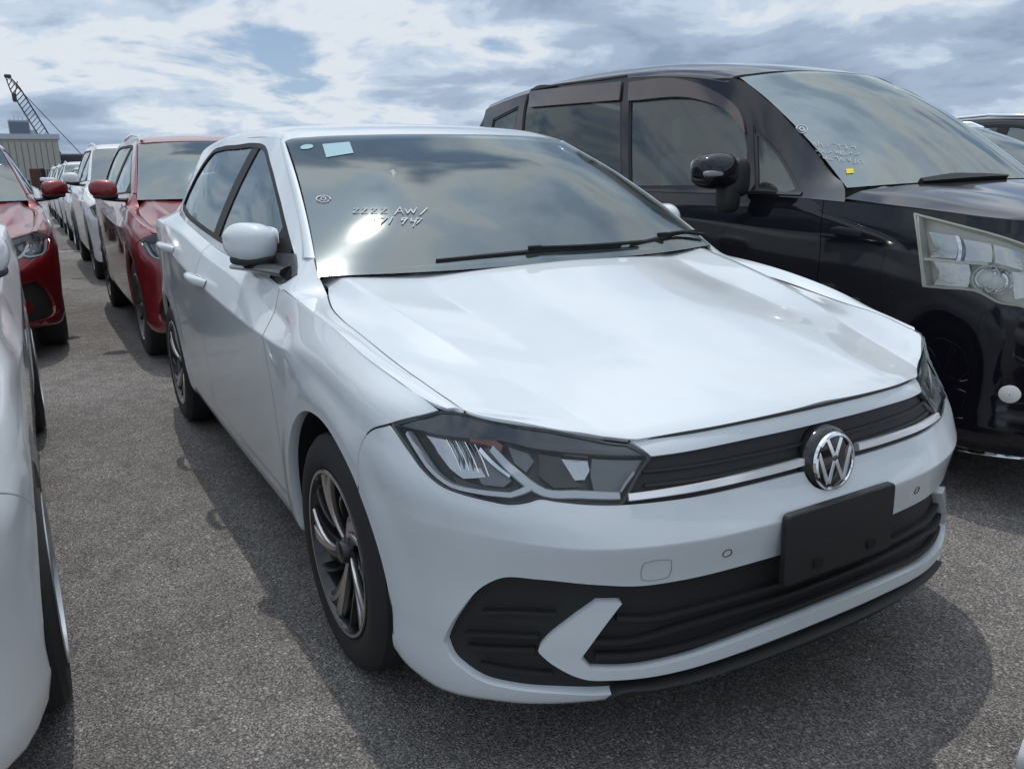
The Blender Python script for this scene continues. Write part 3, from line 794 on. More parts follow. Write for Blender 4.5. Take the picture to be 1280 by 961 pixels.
    fd = panel('front_door', W, dl, pm, root, step=st, vlines=vl, mirror=True, thick=.02, gap=.0026)
    rt = [(k(-2.42), topv), (k(-2.44), RV[6]), (k(-2.43), RV[5]), (k(-2.36), RV[4])]
    ri = [p for p in ra if p[0] < k(-2.34)]
    dl = [C((k(bx), topv)), (k(-2.0), topv), C(rt[0])]+rt[1:3]+[C(rt[3])]+ri[::-1][:-2]+[C((k(-2.17), bot+.012)), (k(-1.8), bot+.012), C((k(bx+.03), bot+.012)), (k(bx), RV[3]), (k(bx), RV[5])]
    rd = panel('rear_door', W, dl, pm, root, step=st, vlines=vl, mirror=True, thick=.02, gap=.0026)
    sill = [C((k(-.445), bot+.010)), (k(-1.3), bot+.010), C((k(-2.17), bot+.010)), C((k(-2.17), und)), (k(-1.3), und), C((k(-.445), und))]
    panel('sill', W, sill, pm, root, step=st, vlines=[RV[1]], mirror=True, thick=.01)
    q0 = [p for p in ra if p[0] >= k(-2.34)]
    qp = [C(rt[0]), (k(-2.9), topv), C((W.S1, topv)), C((W.S1, und)), (k(-3.1), und), C((ra[-1][0], und)), C(ra[-1])]+q0[::-1][1:]+[C(rt[3]), rt[2], rt[1]]
    panel('quarter_panel', W, qp, pm, root, step=max(st, .04), mirror=True, thick=.02, vlines=vl)
    if full:                                          # dark strips that paint the shade inside the shut lines
        for ln in ([gx[0], *gx[1:]], [(k(bx), topv), (k(bx), RV[5]), (k(bx), RV[3]), (k(bx+.03), bot+.012)], [rt[0], rt[1], rt[2], rt[3]], [p[:2] for p in O['seam'][::-1]]+[fa[6]], [(k(-.445), bot+.011), (k(-1.3), bot+.011), (k(-2.17), bot+.011)]):
            band('shut_line_shade', W, ln, .0062, RUBBER, root, off=-.0016, thick=.004, mirror=True)
        band('bonnet_side_shade', FTOP, [(u_, .0685) for u_ in np.linspace(.0, .80, 14)], .006, RUBBER, root, off=-.001, thick=.004, mirror=True)  # dark line painted in for the shaded gap beside the bonnet
    # dark shell put behind the gaps to blacken them, wheel housings, floor
    sh = [(k(.40), topv, 1), (k(-1.3), topv), (k(-3.1), topv, 1), (k(-3.1), und, 1), (k(-1.3), und), (k(.40), und, 1)]
    ah = W.side(arc(0, .31, .375, 0, 345, 24)); rh = W.side(arc(-2.551, .31, .375, 0, 345, 24))
    ah = [(a, max(b, und+.005)) for a, b in ah]; rh = [(a, max(b, und+.005)) for a, b in rh]
    cut = [C((k(.40), topv)), (k(-1.3), topv), C((k(-3.1), topv)), C((k(-3.1), und)), C((ra[-1][0], und))]+[C(ra[-1])]+ra[-2:0:-1]+[C(ra[0]), C((ra[0][0], und)), C((fa[-1][0], und)), C(fa[-1])]+fa[-2:0:-1]+[C(fa[0]), C((fa[0][0], und)), C((k(.40), und))]
    panel('inner_shell', W, cut, SHELL, root, step=.08, off=-.021, gap=.004, thick=0, mirror=True)
    P = f(np.array([(x, y, .215) for x, y in [(.70, -.45), (.70, .45), (.42, .70), (.42, -.70)]]))
    fl = [(.62, 0), (.58, -.5), (.45, -.66), (-3.0, -.66), (-3.1, 0), (-3.0, .66), (.45, .66), (.58, .5)]
    a = f(np.array([(x, y, .20) for x, y in fl])); b = f(np.array([(x, y, .26) for x, y in fl])); m_ = len(fl)
    fixn(mesh_obj('floor_pan', np.r_[a, b], [tuple(range(m_)), tuple(range(m_, 2*m_))]+[(i, (i+1) % m_, m_+(i+1) % m_, m_+i) for i in range(m_)], SHELL, root, smooth_=False))
    for cx in (0, -2.551):
        for sg in (-1, 1):
            V, F = [], []
            for a_ in np.linspace(-6, 186, 20):
                for yy in (.848 if cx == 0 else .84, .56): V.append((cx+.374*math.cos(math.radians(a_)), sg*yy, .312+.374*math.sin(math.radians(a_))))
            for i in range(19): F.append((2*i, 2*i+1, 2*i+3, 2*i+2))
            F.append(tuple(2*i+1 for i in range(20)))
            fixn(mesh_obj('wheel_housing', f(np.array(V)), F, SHELL, root))
    # bonnet
    fe = HOOD.pix([(1050, 497), (1000, 510), (944, 523), (900, 532), (845, 541.5), (784, 549, 1), (733, 542), (677, 533), (606.5, 520.5), (577, 514, 1)])
    fe = [(a[0], abs(a[1]), *a[2:]) for a in fe]
    hh = [(fe[0][0], 0)]+fe[1:]+[HOOD.top([p])[0] for p in SHUT[1:]]+[HOOD.top([(-.345, -.714)])[0], C((.985, .695)), (.988, .5), (.988, .25), (.988, 0)]
    if full: panel('bonnet', HOOD, mirror_loop(hh, 1), pm, root, step=.018, gap=.0015, thick=.014)
    else: panel('bonnet', HOOD, mirror_loop(hh, 1), pm, root, step=.05, gap=.002, thick=.014)
    panel('bonnet_gap_backing', HOOD, [(.05, -.38, 1), (.05, .38, 1), (.2, .5, 1), (.3, .66, 1), (.95, .64, 1), (.95, -.64, 1), (.3, -.66, 1), (.2, -.5, 1)], SHELL, root, step=.08, off=-.022, thick=0)  # dark sheet added under the skin so the bonnet gaps look black
    # side frame with window opening
    bl = [(x, float(z)) for x, z in zip(_bx[::-1], _bc[::-1, 2]) if x < -.41]
    wse = [C((_pg[0][0]+.035, _pg[0][2]))]+[(float(p[0])+.004, float(p[2])) for p in _pg[1:]]
    rl = [(-1.2, 1.375), (-1.39, 1.388), (-1.7, 1.397), (-2.2, 1.379), (-2.7, 1.306), (-2.94, 1.242, 1), (-3.05, 1.10), (-3.08, 1.05, 1)]
    dlo = O['dlo']; dlo = [(p[0], min(p[1], 1.372), *p[2:]) for p in dlo]
    fr = wse+rl+[C((bl[-1][0], bl[-1][1]-.002))]+[(x, z-.002) for x, z in bl[::-1][1:]]+[C((-.435, float(np.interp(-.435, [-.61, -.4], [_bc[5][2], _bc[6][2]]))-.003))]
    panel('windscreen_pillar', PIL, [(0, 0, 1), (.3, 0), (1, 0, 1), (1, .065, 1), (.3, .065), (0, .065, 1)], pm, root, step=st, gap=-.0005, thick=.01, mirror=True)
    panel('side_frame', GS, fr, pm, root, holes=[dlo], step=st, gap=-.0005, thick=.02, mirror=True)
    sealr = inset(smooth([p for p in dlo], step=.02), .012)
    # black seal + B pillar, then panes
    dl_s = smooth(dlo, step=.03); ins = inset(dl_s, .016)
    panel('window_seal', GS, [tuple(p) for p in dl_s], TRIM, root, holes=[[tuple(p) for p in ins]], step=.03, off=-.002, gap=-.001, thick=.014, mirror=True)
    ar = inset(dl_s, .010)
    def clipx(lo, hi):
        pts = [p for p in ar if lo <= p[0] <= hi]; out = []
        n_ = len(ar)
        for i in range(n_):
            p, q = ar[i], ar[(i+1) % n_]
            if lo <= p[0] <= hi: out.append(tuple(p))
            for c_ in (lo, hi):
                if (p[0]-c_)*(q[0]-c_) < 0:
                    t = (c_-p[0])/(q[0]-p[0]); out.append((c_, p[1]+t*(q[1]-p[1]), 1))
        return out
    gl_ = o.get('sideg', SIDEG)
    panel('front_door_glass', GS, clipx(-1.475, -.70), gl_, root, step=.06, off=-.008, gap=0, thick=0, mirror=True)
    panel('rear_door_glass', GS, clipx(-2.6, -1.56), o.get('rearg', TINTG if not full else SIDEG), root, step=.06, off=-.008, gap=0, thick=0, mirror=True)
    panel('window_pillar', GS, clipx(-1.57, -1.465), TRIM, root, step=.05, off=-.004, gap=0, thick=.01, mirror=True)
    panel('mirror_sail', GS, clipx(-.72, -.3), TRIM, root, step=.05, off=-.001, gap=0, thick=.01, mirror=True)
    panel('roof', ROOF, [(.004, -.62, 1), (.2, -.62), (.5, -.62), (.99, -.62, 1), (.995, 0), (.99, .62, 1), (.5, .62), (.2, .62), (.004, .62, 1), (.004, 0)], o.get('roofmat', pm), root, step=st*1.3, gap=0, thick=.015)
    wl = [(.004, .895, 1), (.5, .897), (.996, .895, 1), (.996, .6), (.998, .3), (.999, .08), (.999, .003, 1), (.9, .003), (.5, .003), (.1, .003), (.001, .003, 1), (.001, .08), (.002, .3), (.004, .6)]
    panel('windscreen', WS, wl, o.get('wsg', WSG), root, step=.06, gap=.002, thick=0)
    fo = smooth([(p[0]*1.4, *p[1:]) for p in wl], step=.04); fi = inset(fo, .028)
    panel('windscreen_border', WS, [(a/1.4, b) for a, b in fo], GLOSSB, root, holes=[[(a/1.4, b) for a, b in fi]], step=.04, off=-.004, gap=0, thick=0)
    panel('tailgate', HAT, [(.0, .0, 1), (1, 0, 1), (1, .3, 1), (0, .3, 1)], pm, root, step=.08, thick=.02)
    panel('rear_window', HAT, [(.12, .03), (.88, .03), (.92, .17), (.08, .17)], GLOSSB, root, step=.08, off=.004, gap=0, thick=.006)
    # cabin
    ff = lambda *p: tuple(f(np.array([p], float))[0])
    roundbox('rear_light_block', (.05, 1.15, .62), ff(-2.80, 0, .72), DASH, root, .02); roundbox('rear_light_block', (.05, 1.0, .42), ff(-2.86, 0, 1.10), DASH, root, .02)  # dark boxes added to block light leaking in at the rear
    ds = roundbox('dashboard', (.55, 1.28, .16), ff(-.62, 0, .93), DASH, root, .05)
    for y in (-.36, .36):
        cabin_seat(root, ff(-1.42, y, .55))
    cabin_seat(root, ff(-2.25, 0, .55), w=1.15)
    sw = lathe('steering_wheel', [(.165+.013*math.cos(t), .013*math.sin(t)) for t in np.linspace(0, 2*math.pi, 9)[:-1]], PLAST, root, 36, axis='x', closed=True)
    sw.location = ff(-.93, -.36, .92); sw.rotation_euler = (0, .4, 0)
    # headlining under the roof skin
    panel('headlining', ROOF, [(.03, -.56, 1), (.998, -.56, 1), (.998, .56, 1), (.03, .56, 1)], GREYIN, root, step=.12, off=-.03, gap=0, thick=0)
    # lamps
    for sg in (0,):
        panel('lamp_bowl', W, lamp, LAMPD, root, step=.03, off=-.055, gap=-.01, thick=0, mirror=True)
        ll = inset(smooth(lamp, step=.02), -.001)
        wall = panel('lamp_lens', W, lamp, LENSG, root, step=.025, gap=.003, thick=0, off=.001, mirror=True)
        rim_ = inset(smooth(lamp, step=.02), .004)
        panel('lamp_rim', W, [tuple(p) for p in ll], GLOSSB, root, holes=[[tuple(p) for p in rim_]], step=.02, off=-.003, gap=0, thick=.055, mirror=True)
    CT.f = lambda p: p

def cabin_seat(root, loc, w=.5, mat=None):
    m = mat or SEAT
    s_ = roundbox('seat', (.50, w, .16), (loc[0]+.08, loc[1], loc[2]-.18), m, root, .05)
    b = roundbox('backrest', (.13, w, .62), (loc[0]-.26, loc[1], loc[2]+.15), m, s_, .05, rot=(0, -.22, 0))
    for dy in ((0,) if w < .7 else (-.36, 0, .36)):
        roundbox('headrest', (.09, .26, .17), (loc[0]-.37, loc[1]+dy, loc[2]+.57), m, s_, .035, rot=(0, -.15, 0))
    return s_
# ------------------------------------------------------------------ small shaped bodies
def blob(name, c, r, mat, parent, e=(.6, .6), fn=None, seg=28, rings=18):
    V, F = [], []
    pw = lambda a, p: math.copysign(abs(a)**p, a)
    for i in range(rings+1):
        t = -math.pi/2+math.pi*i/rings
        for j in range(seg):
            a = 2*math.pi*j/seg
            x, y, z = pw(math.cos(t), e[0])*pw(math.cos(a), e[1]), pw(math.cos(t), e[0])*pw(math.sin(a), e[1]), pw(math.sin(t), e[0])
            if fn: x, y, z = fn(x, y, z)
            V.append((c[0]+r[0]*x, c[1]+r[1]*y, c[2]+r[2]*z))
    for i in range(rings):
        for j in range(seg): F.append((i*seg+j, i*seg+(j+1) % seg, (i+1)*seg+(j+1) % seg, (i+1)*seg+j))
    o = mesh_obj(name, V, F, mat, parent)
    bm = bmesh.new(); bm.from_mesh(o.data); bmesh.ops.remove_doubles(bm, verts=bm.verts[:], dist=1e-5); bmesh.ops.recalc_face_normals(bm, faces=bm.faces[:]); bm.to_mesh(o.data); bm.free()
    return o
def mirror_pod(parent, c, mat, s=1.0, sides=(-1, 1), fold=.12):
    """door mirror; local +y points outwards from the car"""
    for sg in sides:
        def fn(x, y, z):
            k = 1-.22*max(0, y)**2
            return (x*(1-.25*abs(z)**2)*(1-.25*max(0, y)), y, z*k+.06*y)
        p = blob('mirror_housing', (0, 0, 0), (.072*s, .112*s, .078*s), mat, parent, (.66, .66), fn)
        p.location = (c[0], sg*abs(c[1]), c[2]); p.rotation_euler = (0, 0, sg*fold)
        if sg < 0: p.scale = (1, -1, 1)
        blob('mirror_glass', (-.070*s, 0, .0), (.008, .094*s, .060*s), CHROME, p, (.5, .5))
        blob('mirror_lower', (-.008, -.012, -.062*s), (.064*s, .098*s, .024*s), PLAST, p, (.6, .6))
        sweep('mirror_arm', [(.02*s, -.19*s, -.098*s), (.015*s, -.13*s, -.096*s), (.0, -.07*s, -.092*s), (-.002, .02*s, -.084*s)], [.036*s, .032*s, .030*s, .022*s], GLOSSB, p, 10, flat=.55)
def dish(S, uv, d=.02):                               # concave trough across a reflector cell
    P = S(np.array([a[0] for a in uv]), np.array([a[1] for a in uv])); zc = P[:, 2].mean(); h = max(np.ptp(P[:, 2])/2, .01)
    return lambda p: -d*np.clip(1-((p[:, 2]-zc)/h)**2, 0, 1)
# ------------------------------------------------------------------ the white hatchback
polo = thing('parked_car', 'white five-door hatchback with a black licence plate holder and round emblem on its nose', 'car')
hatch(polo, lambda p: p, WHITE, dict(full=True))
for x in (0, -2.551):
    for y in (-.850, .850): put_wheel(polo, x, y, .311, 'swirl', spin=.35 if x == 0 else 1.1)
mc = at(311, 304, y=-.832)
mirror_pod(polo, tuple(mc), WHITE, .80, fold=1.0)
for sg in (1, -1):
    A_, B_, C_ = at(296, 333, y=-.842), at(335, 335, y=-.805), at(366, 340, y=-.765)
    sweep('mirror_base', [tuple(p*[1, sg, 1]) for p in (A_, A_*.5+B_*.5, B_, C_)], [.026, .034, .04, .046], GLOSSB, polo, 12, flat=.42)
panel('mirror_sail_foot', GS, GS.pix([(344, 316, 1), (370.5, 318, 1), (372, 344, 1), (357, 353), (338, 348, 1)]), GLOSSB, polo, step=.03, off=.003, gap=0, thick=.01, mirror=True)
W = WRAP
z4 = lambda *p: [(480+a/3.5556, 480+b/3.5556, *r) for a, b, *r in p]
def lamp_detail(root):
    # dark brow along the top, reflectors, light guides
    br = W.pix(z4((36, 186, 1), (130, 156), (250, 124, 1), (330, 134), (450, 166), (600, 191), (750, 212), (900, 241), (1080, 268, 1), (1180, 320, 1), (1000, 318), (800, 305), (640, 285), (540, 262), (400, 250), (250, 232), (120, 205)))
    panel('lamp_brow', W, br, BROW, root, step=.02, off=-.007, gap=.003, thick=.03, mirror=True)
    for nm, pl, m_, off in (
        ('reflector', [(140, 222), (250, 240), (330, 250), (395, 330), (440, 405), (330, 415), (250, 355), (190, 300)], REFL, -.035),
        ('reflector', [(385, 290), (450, 275), (520, 350), (560, 420), (520, 450), (420, 440), (380, 360)], LAMPG, -.038),
        ('reflector', [(545, 275), (640, 300), (668, 335), (630, 385), (575, 345)], LAMPG, -.030),
        ('reflector', [(800, 312), (918, 318), (925, 372), (900, 418), (855, 420), (820, 360)], REFL, -.036),
        ('bezel', [(930, 322), (1160, 330), (1120, 410), (1060, 478), (940, 470), (925, 400)], LAMPG, -.026),
        ('bezel', [(690, 300), (790, 312), (860, 425), (900, 450), (760, 455), (690, 400)], GLOSSB, -.034),
        ('bezel', [(280, 400), (350, 430), (480, 460), (600, 450), (560, 480), (420, 470), (310, 450)], GLOSSB, -.030)):
        uv = W.pix(z4(*[(a, b, 1) for a, b in pl])); panel(nm, W, uv, m_, root, step=.012, off=off+.008, gap=0, thick=.012, mirror=True, lift=dish(W, uv, .018 if nm == 'reflector' and m_ is REFL else .004))
    band('light_guide', W, W.pix(z4((88, 215), (140, 300), (205, 388), (290, 450), (400, 476), (560, 492, 1), (648, 458, 1))), [.008, .011, .014, .014], LENSW, root, off=-.012, thick=.014, mirror=True)
    band('light_guide', W, W.pix(z4((472, 282), (560, 372), (645, 440), (715, 480), (860, 487), (1055, 494))), [.015, .018, .016, .014], LENSW, root, off=-.014, thick=.014, mirror=True)
    band('light_guide', W, W.pix(z4((415, 285), (470, 340), (555, 405))), [.010, .006], CHROME, root, off=-.020, thick=.01, mirror=True)
    band('indicator_bulb', W, W.pix(z4((375, 238), (450, 246), (520, 282))), [.018, .024, .012], AMBER, root, off=-.016, thick=.016, mirror=True)
    for q in range(7):                                # ribs of the reflector
        a, b = 250+q*22, 232+q*3
        band('reflector_rib', W, W.pix(z4((a, b+8), (a+45, b+85), (a+70, b+150))), .003, LAMPG if q % 2 else CHROME, root, off=-.030, thick=.005, mirror=True)
    band('lens_mark', W, W.pix(z4((1052, 478), (1075, 440), (1112, 392))), .004, LAMPG, root, off=.002, thick=.002, mirror=True)
lamp_detail(polo)
# emblem
def emblem(root, c, tilt):
    e = lathe('emblem', [(.0005, .016), (.060, .013), (.067, .010), (.075, .004), (.080, -.008), (.082, -.03)], GLOSSB, root, 56, axis='x')
    e.location = c; e.rotation_euler = (0, tilt, 0); e.scale = (1, .94, .94)
    lathe('emblem_ring', [(.057, .014), (.0585, .0175), (.064, .0165), (.067, .011)], CHROME, e, 56, axis='x')
    def stroke(p, q, w=.0052):
        p, q = np.array(p), np.array(q); d = (q-p)/np.linalg.norm(q-p); n_ = np.array([-d[1], d[0]])*w
        return [tuple(p-n_), tuple(q-n_), tuple(q+n_), tuple(p+n_)]
    fn = lambda a, b, h: (.0125+h, a, b)
    for s_ in (-1, 1):
        solid('emblem_letter', stroke((s_*.0225, .052), (s_*.003, .012)), .004, CHROME, e, fn, .001)
        solid('emblem_letter', stroke((s_*.052, .026), (s_*.026, -.046)), .004, CHROME, e, fn, .001)
        solid('emblem_letter', stroke((s_*.023, -.046), (s_*.003, .0015)), .004, CHROME, e, fn, .001)
emblem(polo, (.812, -.016, .648), -.13)
# licence plate holder
tl, bl_ = at(980, 650, x=.862), at(978, 737, x=.862)
def rrect(w, h, r, k=5, cy=0, cz=0):
    o = []
    for sx, sz, a0 in ((1, 1, 0), (-1, 1, 90), (-1, -1, 180), (1, -1, 270)):
        for a in np.linspace(a0, a0+90, k): o.append((cy+sx*(w-r)+r*math.cos(math.radians(a)), cz+sz*(h-r)+r*math.sin(math.radians(a))))
    return o
zc, hh_ = .5*(tl[2]+bl_[2]), .5*(tl[2]-bl_[2])
lp = solid('plate_holder', rrect(.170, hh_, .012, cz=zc), .016, PLAST, polo, lambda a, b, h: (.842+h-(.02*(b-zc)), a-.011, b), .003)
for yy, zz_ in ((-.085, zc-hh_*.62), (.085, zc-hh_*.62)):
    solid('screw_hole', rrect(.013, .009, .004, 4, yy, zz_), .004, SHELL, lp, lambda a, b, h: (.8575+h-(.02*(b-zc)), a, b))
# parking sensors and tow cover
for px_ in ((909, 691),):
    c = W.pix([px_])[0]
    ring = [(c[0]+.0105*math.cos(t), c[1]+.0105*math.sin(t)) for t in np.linspace(0, 2*math.pi, 17)[:-1]]
    band('sensor_ring', W, ring, .0016, PLAST, polo, off=.0008, thick=.002, closed=True, mirror=True, step=.004)
c = W.pix([(820.5, 712)])[0]
band('tow_cover_seam', W, [(c[0]+a, c[1]+b) for a, b in rrect(.029, .026, .006, 4)], .0012, LAMPG, polo, off=.0006, thick=.002, closed=True, step=.006)
# door handles
for px_, py_ in ((249, 352), (212, 311)):
    c = W.pix([(px_, py_)])[0]; p, n_ = W.pn(np.array([c[0]]), np.array([c[1]])); p, n_ = p[0], n_[0]
    for sg in (1, -1):
        f_ = lambda v: (v[0], v[1]*sg, v[2])
        pts = [f_(p+n_*h+np.array([dx, 0, .002])) for dx, h in ((.10, -.004), (.088, .022), (.05, .036), (0, .040), (-.05, .037), (-.085, .024), (-.10, -.004))]
        sweep('door_handle', pts, [.014, .016, .015, .015, .016, .016, .013], WHITE, polo, 12, flat=1.15)
        blob('handle_recess', f_(p+n_*-.001), (.075, .004, .026), PLAST if False else WHITE, polo, (.8, .8))
# wipers
def wiper(root, S, pts, joint, armp):
    b = band('wiper_blade', S, S.pix(pts), [.004, .009, .008, .004], PLAST, root, off=.006, thick=.008)
    band('wiper_arm', S, S.pix(armp), [.007, .010], TRIM, b, off=.016, thick=.007)
    q = S.pix([joint])[0]; P, N = S.pn(np.array([q[0]]), np.array([q[1]]))
    roundbox('wiper_joint', (.018, .045, .014), tuple(P[0]+N[0]*.014), TRIM, b, .005)
wiper(polo, WS, [(545, 326.5), (610, 320), (690, 313), (776, 308)], (667, 314), [(667, 314), (720, 312), (800, 306)])
wiper(polo, WS, [(788, 306), (820, 299), (850, 291), (872, 288)], (826, 297), [(826, 297), (850, 294), (880, 294)])
# rear-view mirror, papers and chalk marks on the windscreen
rv = WS.pix([(470, 205)])[0]
P, N = WS.pn(np.array([.5]), np.array([.80]))
rb = roundbox('rear_view_mirror', (.03, .24, .065), tuple(P[0]-N[0]*.09), PLAST, polo, .012)
STK = pmat('sticker_cyan', (.27, .45, .50), .6)
panel('inspection_sticker', WS, WS.pix([(403, 181, 1), (437, 178, 1), (442, 192, 1), (408, 197.5, 1)]), STK, polo, step=.03, off=.002, gap=0, thick=0)
panel('round_sticker', WS, WS.pix([(376, 184), (382, 181.5), (390, 181.5), (391, 185), (384, 187), (377, 187)]), STK, polo, step=.02, off=.002, gap=0, thick=0)
def chalk(root, S, strokes, w=.004, corner=False):
    for s_ in strokes: band('chalk_mark', S, S.pix([(a, b, 1) if corner else (a, b) for a, b in s_]), [w*random.uniform(.5, 1.2) for _ in range(5)], CHALK, root, off=.003, thick=.001, step=.006)
def zc1(*p): return [(380+a/5.333, 220+b/5.333) for a, b in p]
ell = [(130+46*math.cos(t), 157+21*math.sin(t)) for t in np.linspace(.6, 6.5, 22)]
chalk(polo, WS, [zc1(*ell)], .0045)
chalk(polo, WS, [zc1((112, 158), (125, 146), (146, 152), (140, 164), (120, 164), (112, 158))], .0045)
for x0 in (330, 385, 450, 515):
    chalk(polo, WS, [zc1((x0, 222), (x0+38, 218), (x0-4, 250), (x0+40, 247))], .003, True)
chalk(polo, WS, [zc1((605, 262), (640, 212), (660, 258)), zc1((617, 243), (655, 240)), zc1((676, 225), (690, 256), (712, 226), (728, 254), (752, 215)), zc1((822, 218), (772, 266))], .0045, True)
chalk(polo, WS, [zc1((462, 288), (480, 300), (455, 312)), zc1((512, 283), (556, 279), (512, 322)), zc1((590, 278), (566, 322)),
                 zc1((682, 283), (655, 288), (650, 300), (676, 298), (690, 282), (655, 326)), zc1((720, 282), (712, 305), (752, 303)), zc1((752, 283), (728, 342)), zc1((740, 290), (790, 285), (748, 325))], .0045, True)

# ------------------------------------------------------------------ ground
def asphalt():
    m = bpy.data.materials.new('asphalt'); m.use_nodes = True
    b = m.node_tree.nodes['Principled BSDF']; n, l = NT(m.node_tree)
    tcx = n('ShaderNodeTexCoord'); V = tcx.outputs['Object']
    def vor(sc, **k):
        v = n('ShaderNodeTexVoronoi', **k); v.inputs['Scale'].default_value = sc; l(V, v.inputs['Vector']); return v
    a = vor(215); c = vor(330); g = vor(80)
    def rnd(v): 
        s_ = n('ShaderNodeSeparateColor'); l(v.outputs['Color'], s_.inputs[0]); return s_
    ra, rc, rg = rnd(a), rnd(c), rnd(g)
    col = ramp(n, l, ra.outputs[0], [(0, (.045, .044, .045)), (.35, (.10, .097, .095)), (.6, (.175, .165, .155)), (.82, (.225, .21, .195)), (.95, (.30, .285, .27)), (1, (.42, .40, .37))], 'LINEAR')
    col2 = ramp(n, l, rc.outputs[1], [(0, (.05, .049, .05)), (.5, (.15, .145, .14)), (1, (.30, .28, .26))], 'LINEAR')
    col = mixc(n, l, .35, col, col2)
    pit = ramp(n, l, a.outputs['Distance'], [(.46, (0, 0, 0)), (.76, (.6, .6, .6))])   # bitumen between the chips
    col = mixc(n, l, pit, mixc(n, l, 1.0, col, (1.25, 1.25, 1.25), 'MULTIPLY'), (.028, .027, .027))
    big = mth(n, l, 'GREATER_THAN', rg.outputs[2], .93)
    bigin = mth(n, l, 'LESS_THAN', g.outputs['Distance'], .34)
    pcol = ramp(n, l, rg.outputs[0], [(0, (.10, .095, .09)), (.5, (.27, .25, .23)), (1, (.42, .40, .38))], 'LINEAR')
    col = mixc(n, l, mth(n, l, 'MULTIPLY', big, bigin), col, pcol)
    t = n('ShaderNodeTexNoise'); t.inputs['Scale'].default_value = .9; t.inputs['Detail'].default_value = 7; t.inputs['Roughness'].default_value = .6; l(V, t.inputs['Vector'])
    t2 = n('ShaderNodeTexNoise'); t2.inputs['Scale'].default_value = 9; t2.inputs['Detail'].default_value = 5; l(V, t2.inputs['Vector'])
    w = ramp(n, l, t.outputs[0], [(.3, (1.45, 1.42, 1.40)), (.7, (1.88, 1.84, 1.80))]); w2 = ramp(n, l, t2.outputs[0], [(.3, (.85, .85, .85)), (.7, (1.1, 1.1, 1.1))])
    col = mixc(n, l, 1.0, mixc(n, l, 1.0, col, w, 'MULTIPLY'), w2, 'MULTIPLY')
    t3 = n('ShaderNodeTexNoise'); t3.inputs['Scale'].default_value = .55; t3.inputs['Detail'].default_value = 4; t3.inputs['Distortion'].default_value = .6; l(V, t3.inputs['Vector'])
    col = mixc(n, l, ramp(n, l, t3.outputs[0], [(.60, (0, 0, 0)), (.70, (.38, .38, .38))]), col, (.06, .058, .056))
    l(col, b.inputs['Base Color']); b.inputs['Roughness'].default_value = .82; b.inputs['Specular IOR Level'].default_value = .35
    h = mth(n, l, 'ADD', mth(n, l, 'MULTIPLY', a.outputs['Distance'], -1.0), mth(n, l, 'MULTIPLY', ra.outputs[1], .5))
    h = mth(n, l, 'ADD', h, mth(n, l, 'MULTIPLY', c.outputs['Distance'], -.4))
    bp = n('ShaderNodeBump'); bp.inputs['Strength'].default_value = 1.0; bp.inputs['Distance'].default_value = .006
    l(h, bp.inputs['Height']); l(bp.outputs[0], b.inputs['Normal'])
    return m
gr = mesh_obj('ground', [(-6000, -6000, 0), (6000, -6000, 0), (6000, 6000, 0), (-6000, 6000, 0)], [(0, 1, 2, 3)], asphalt(), None); gr['kind'] = 'structure'
LINEP = pmat('worn_line_paint', (.55, .54, .52), .8, bump=(80, .6), dirt=.5)
for x_ in (-14.2, 4.2):
    o = mesh_obj('painted_line', [(x_, -1.45, .004), (x_+.1, -1.45, .004), (x_+.1, -.55, .004), (x_, -.55, .004)], [(0, 1, 2, 3)], LINEP, gr)

# ------------------------------------------------------------------ the dark people carrier
van = thing('parked_van', 'black tall people carrier with brown window visors and large clear headlamps', 'van', loc=(-.22, 2.27, 0))
SH = np.array([-.22, 2.27, 0.])
VPLAN = [(.86, 0), (.845, .3), (.795, .52), (.70, .68), (.55, .785), (.38, .83), (.2, .845), (0, .85), (-.6, .852), (-1.6, .852), (-2.6, .85), (-3.2, .84), (-3.5, .80), (-3.68, .66), (-3.73, .3), (-3.74, 0)]
VROWS = [
 [('F0', .20, -.12), (.3, .19, -.10), (-.5, .2, -.12), ('R1', .25, -.12)],
 [('F0', .235, -.01), ('F.7', .225, -.01), (.3, .24, -.02), (-.5, .26, -.03), (-2.8, .27, -.03), ('R1', .3, -.02)],
 [('F0', .44, .0), ('F.7', .44, .0), (.2, .45, 0), (-.5, .48, .0), (-2.8, .48, 0), ('R1', .5, 0)],
 [('F0', .63, -.005), ('F.7', .64, -.0), (.2, .66, .004), (-.5, .70, .004), (-2.8, .70, .004), ('R1', .7, 0)],
 [('F0', .80, -.03), ('F.7', .82, -.02), (.2, .83, .0), (-.5, .90, .003), (-2.8, .92, .003), ('R1', .9, 0)],
 [('F0', .93, -.075), ('F.7', .97, -.055), (.45, .99, -.03), (.2, 1.0, -.012), (-.5, 1.03, -.004), (-2.8, 1.04, -.004), ('R1', 1.04, -.01)],
 [('F0', 1.0, -.13), ('F.52', 1.02, -.11), ('F.7', 1.04, -.085), (.45, 1.06, -.055), (.2, 1.085, -.034), (0, 1.10, -.026), (-.25, 1.115, -.022), (-.6, 1.125, -.022), (-1.6, 1.13, -.022), (-2.8, 1.14, -.025), ('R1', 1.14, -.03)],
]
VW_ = make_wrap(VPLAN, VROWS, {1: [(.5, .5), (-3, .5)]}, arch=[(-.18, .33, .40, .44), (-2.825, .33, .40, .44)], flare=.01); VW_.shift = SH
vk_ = list(VW_.vk); vkey = VW_.key
_vb = np.array([VW_(np.array([vkey(x)]), np.array([vk_[-1]]))[0] for x in (-3.5, -2.8, -1.6, -.6, -.25, 0)])
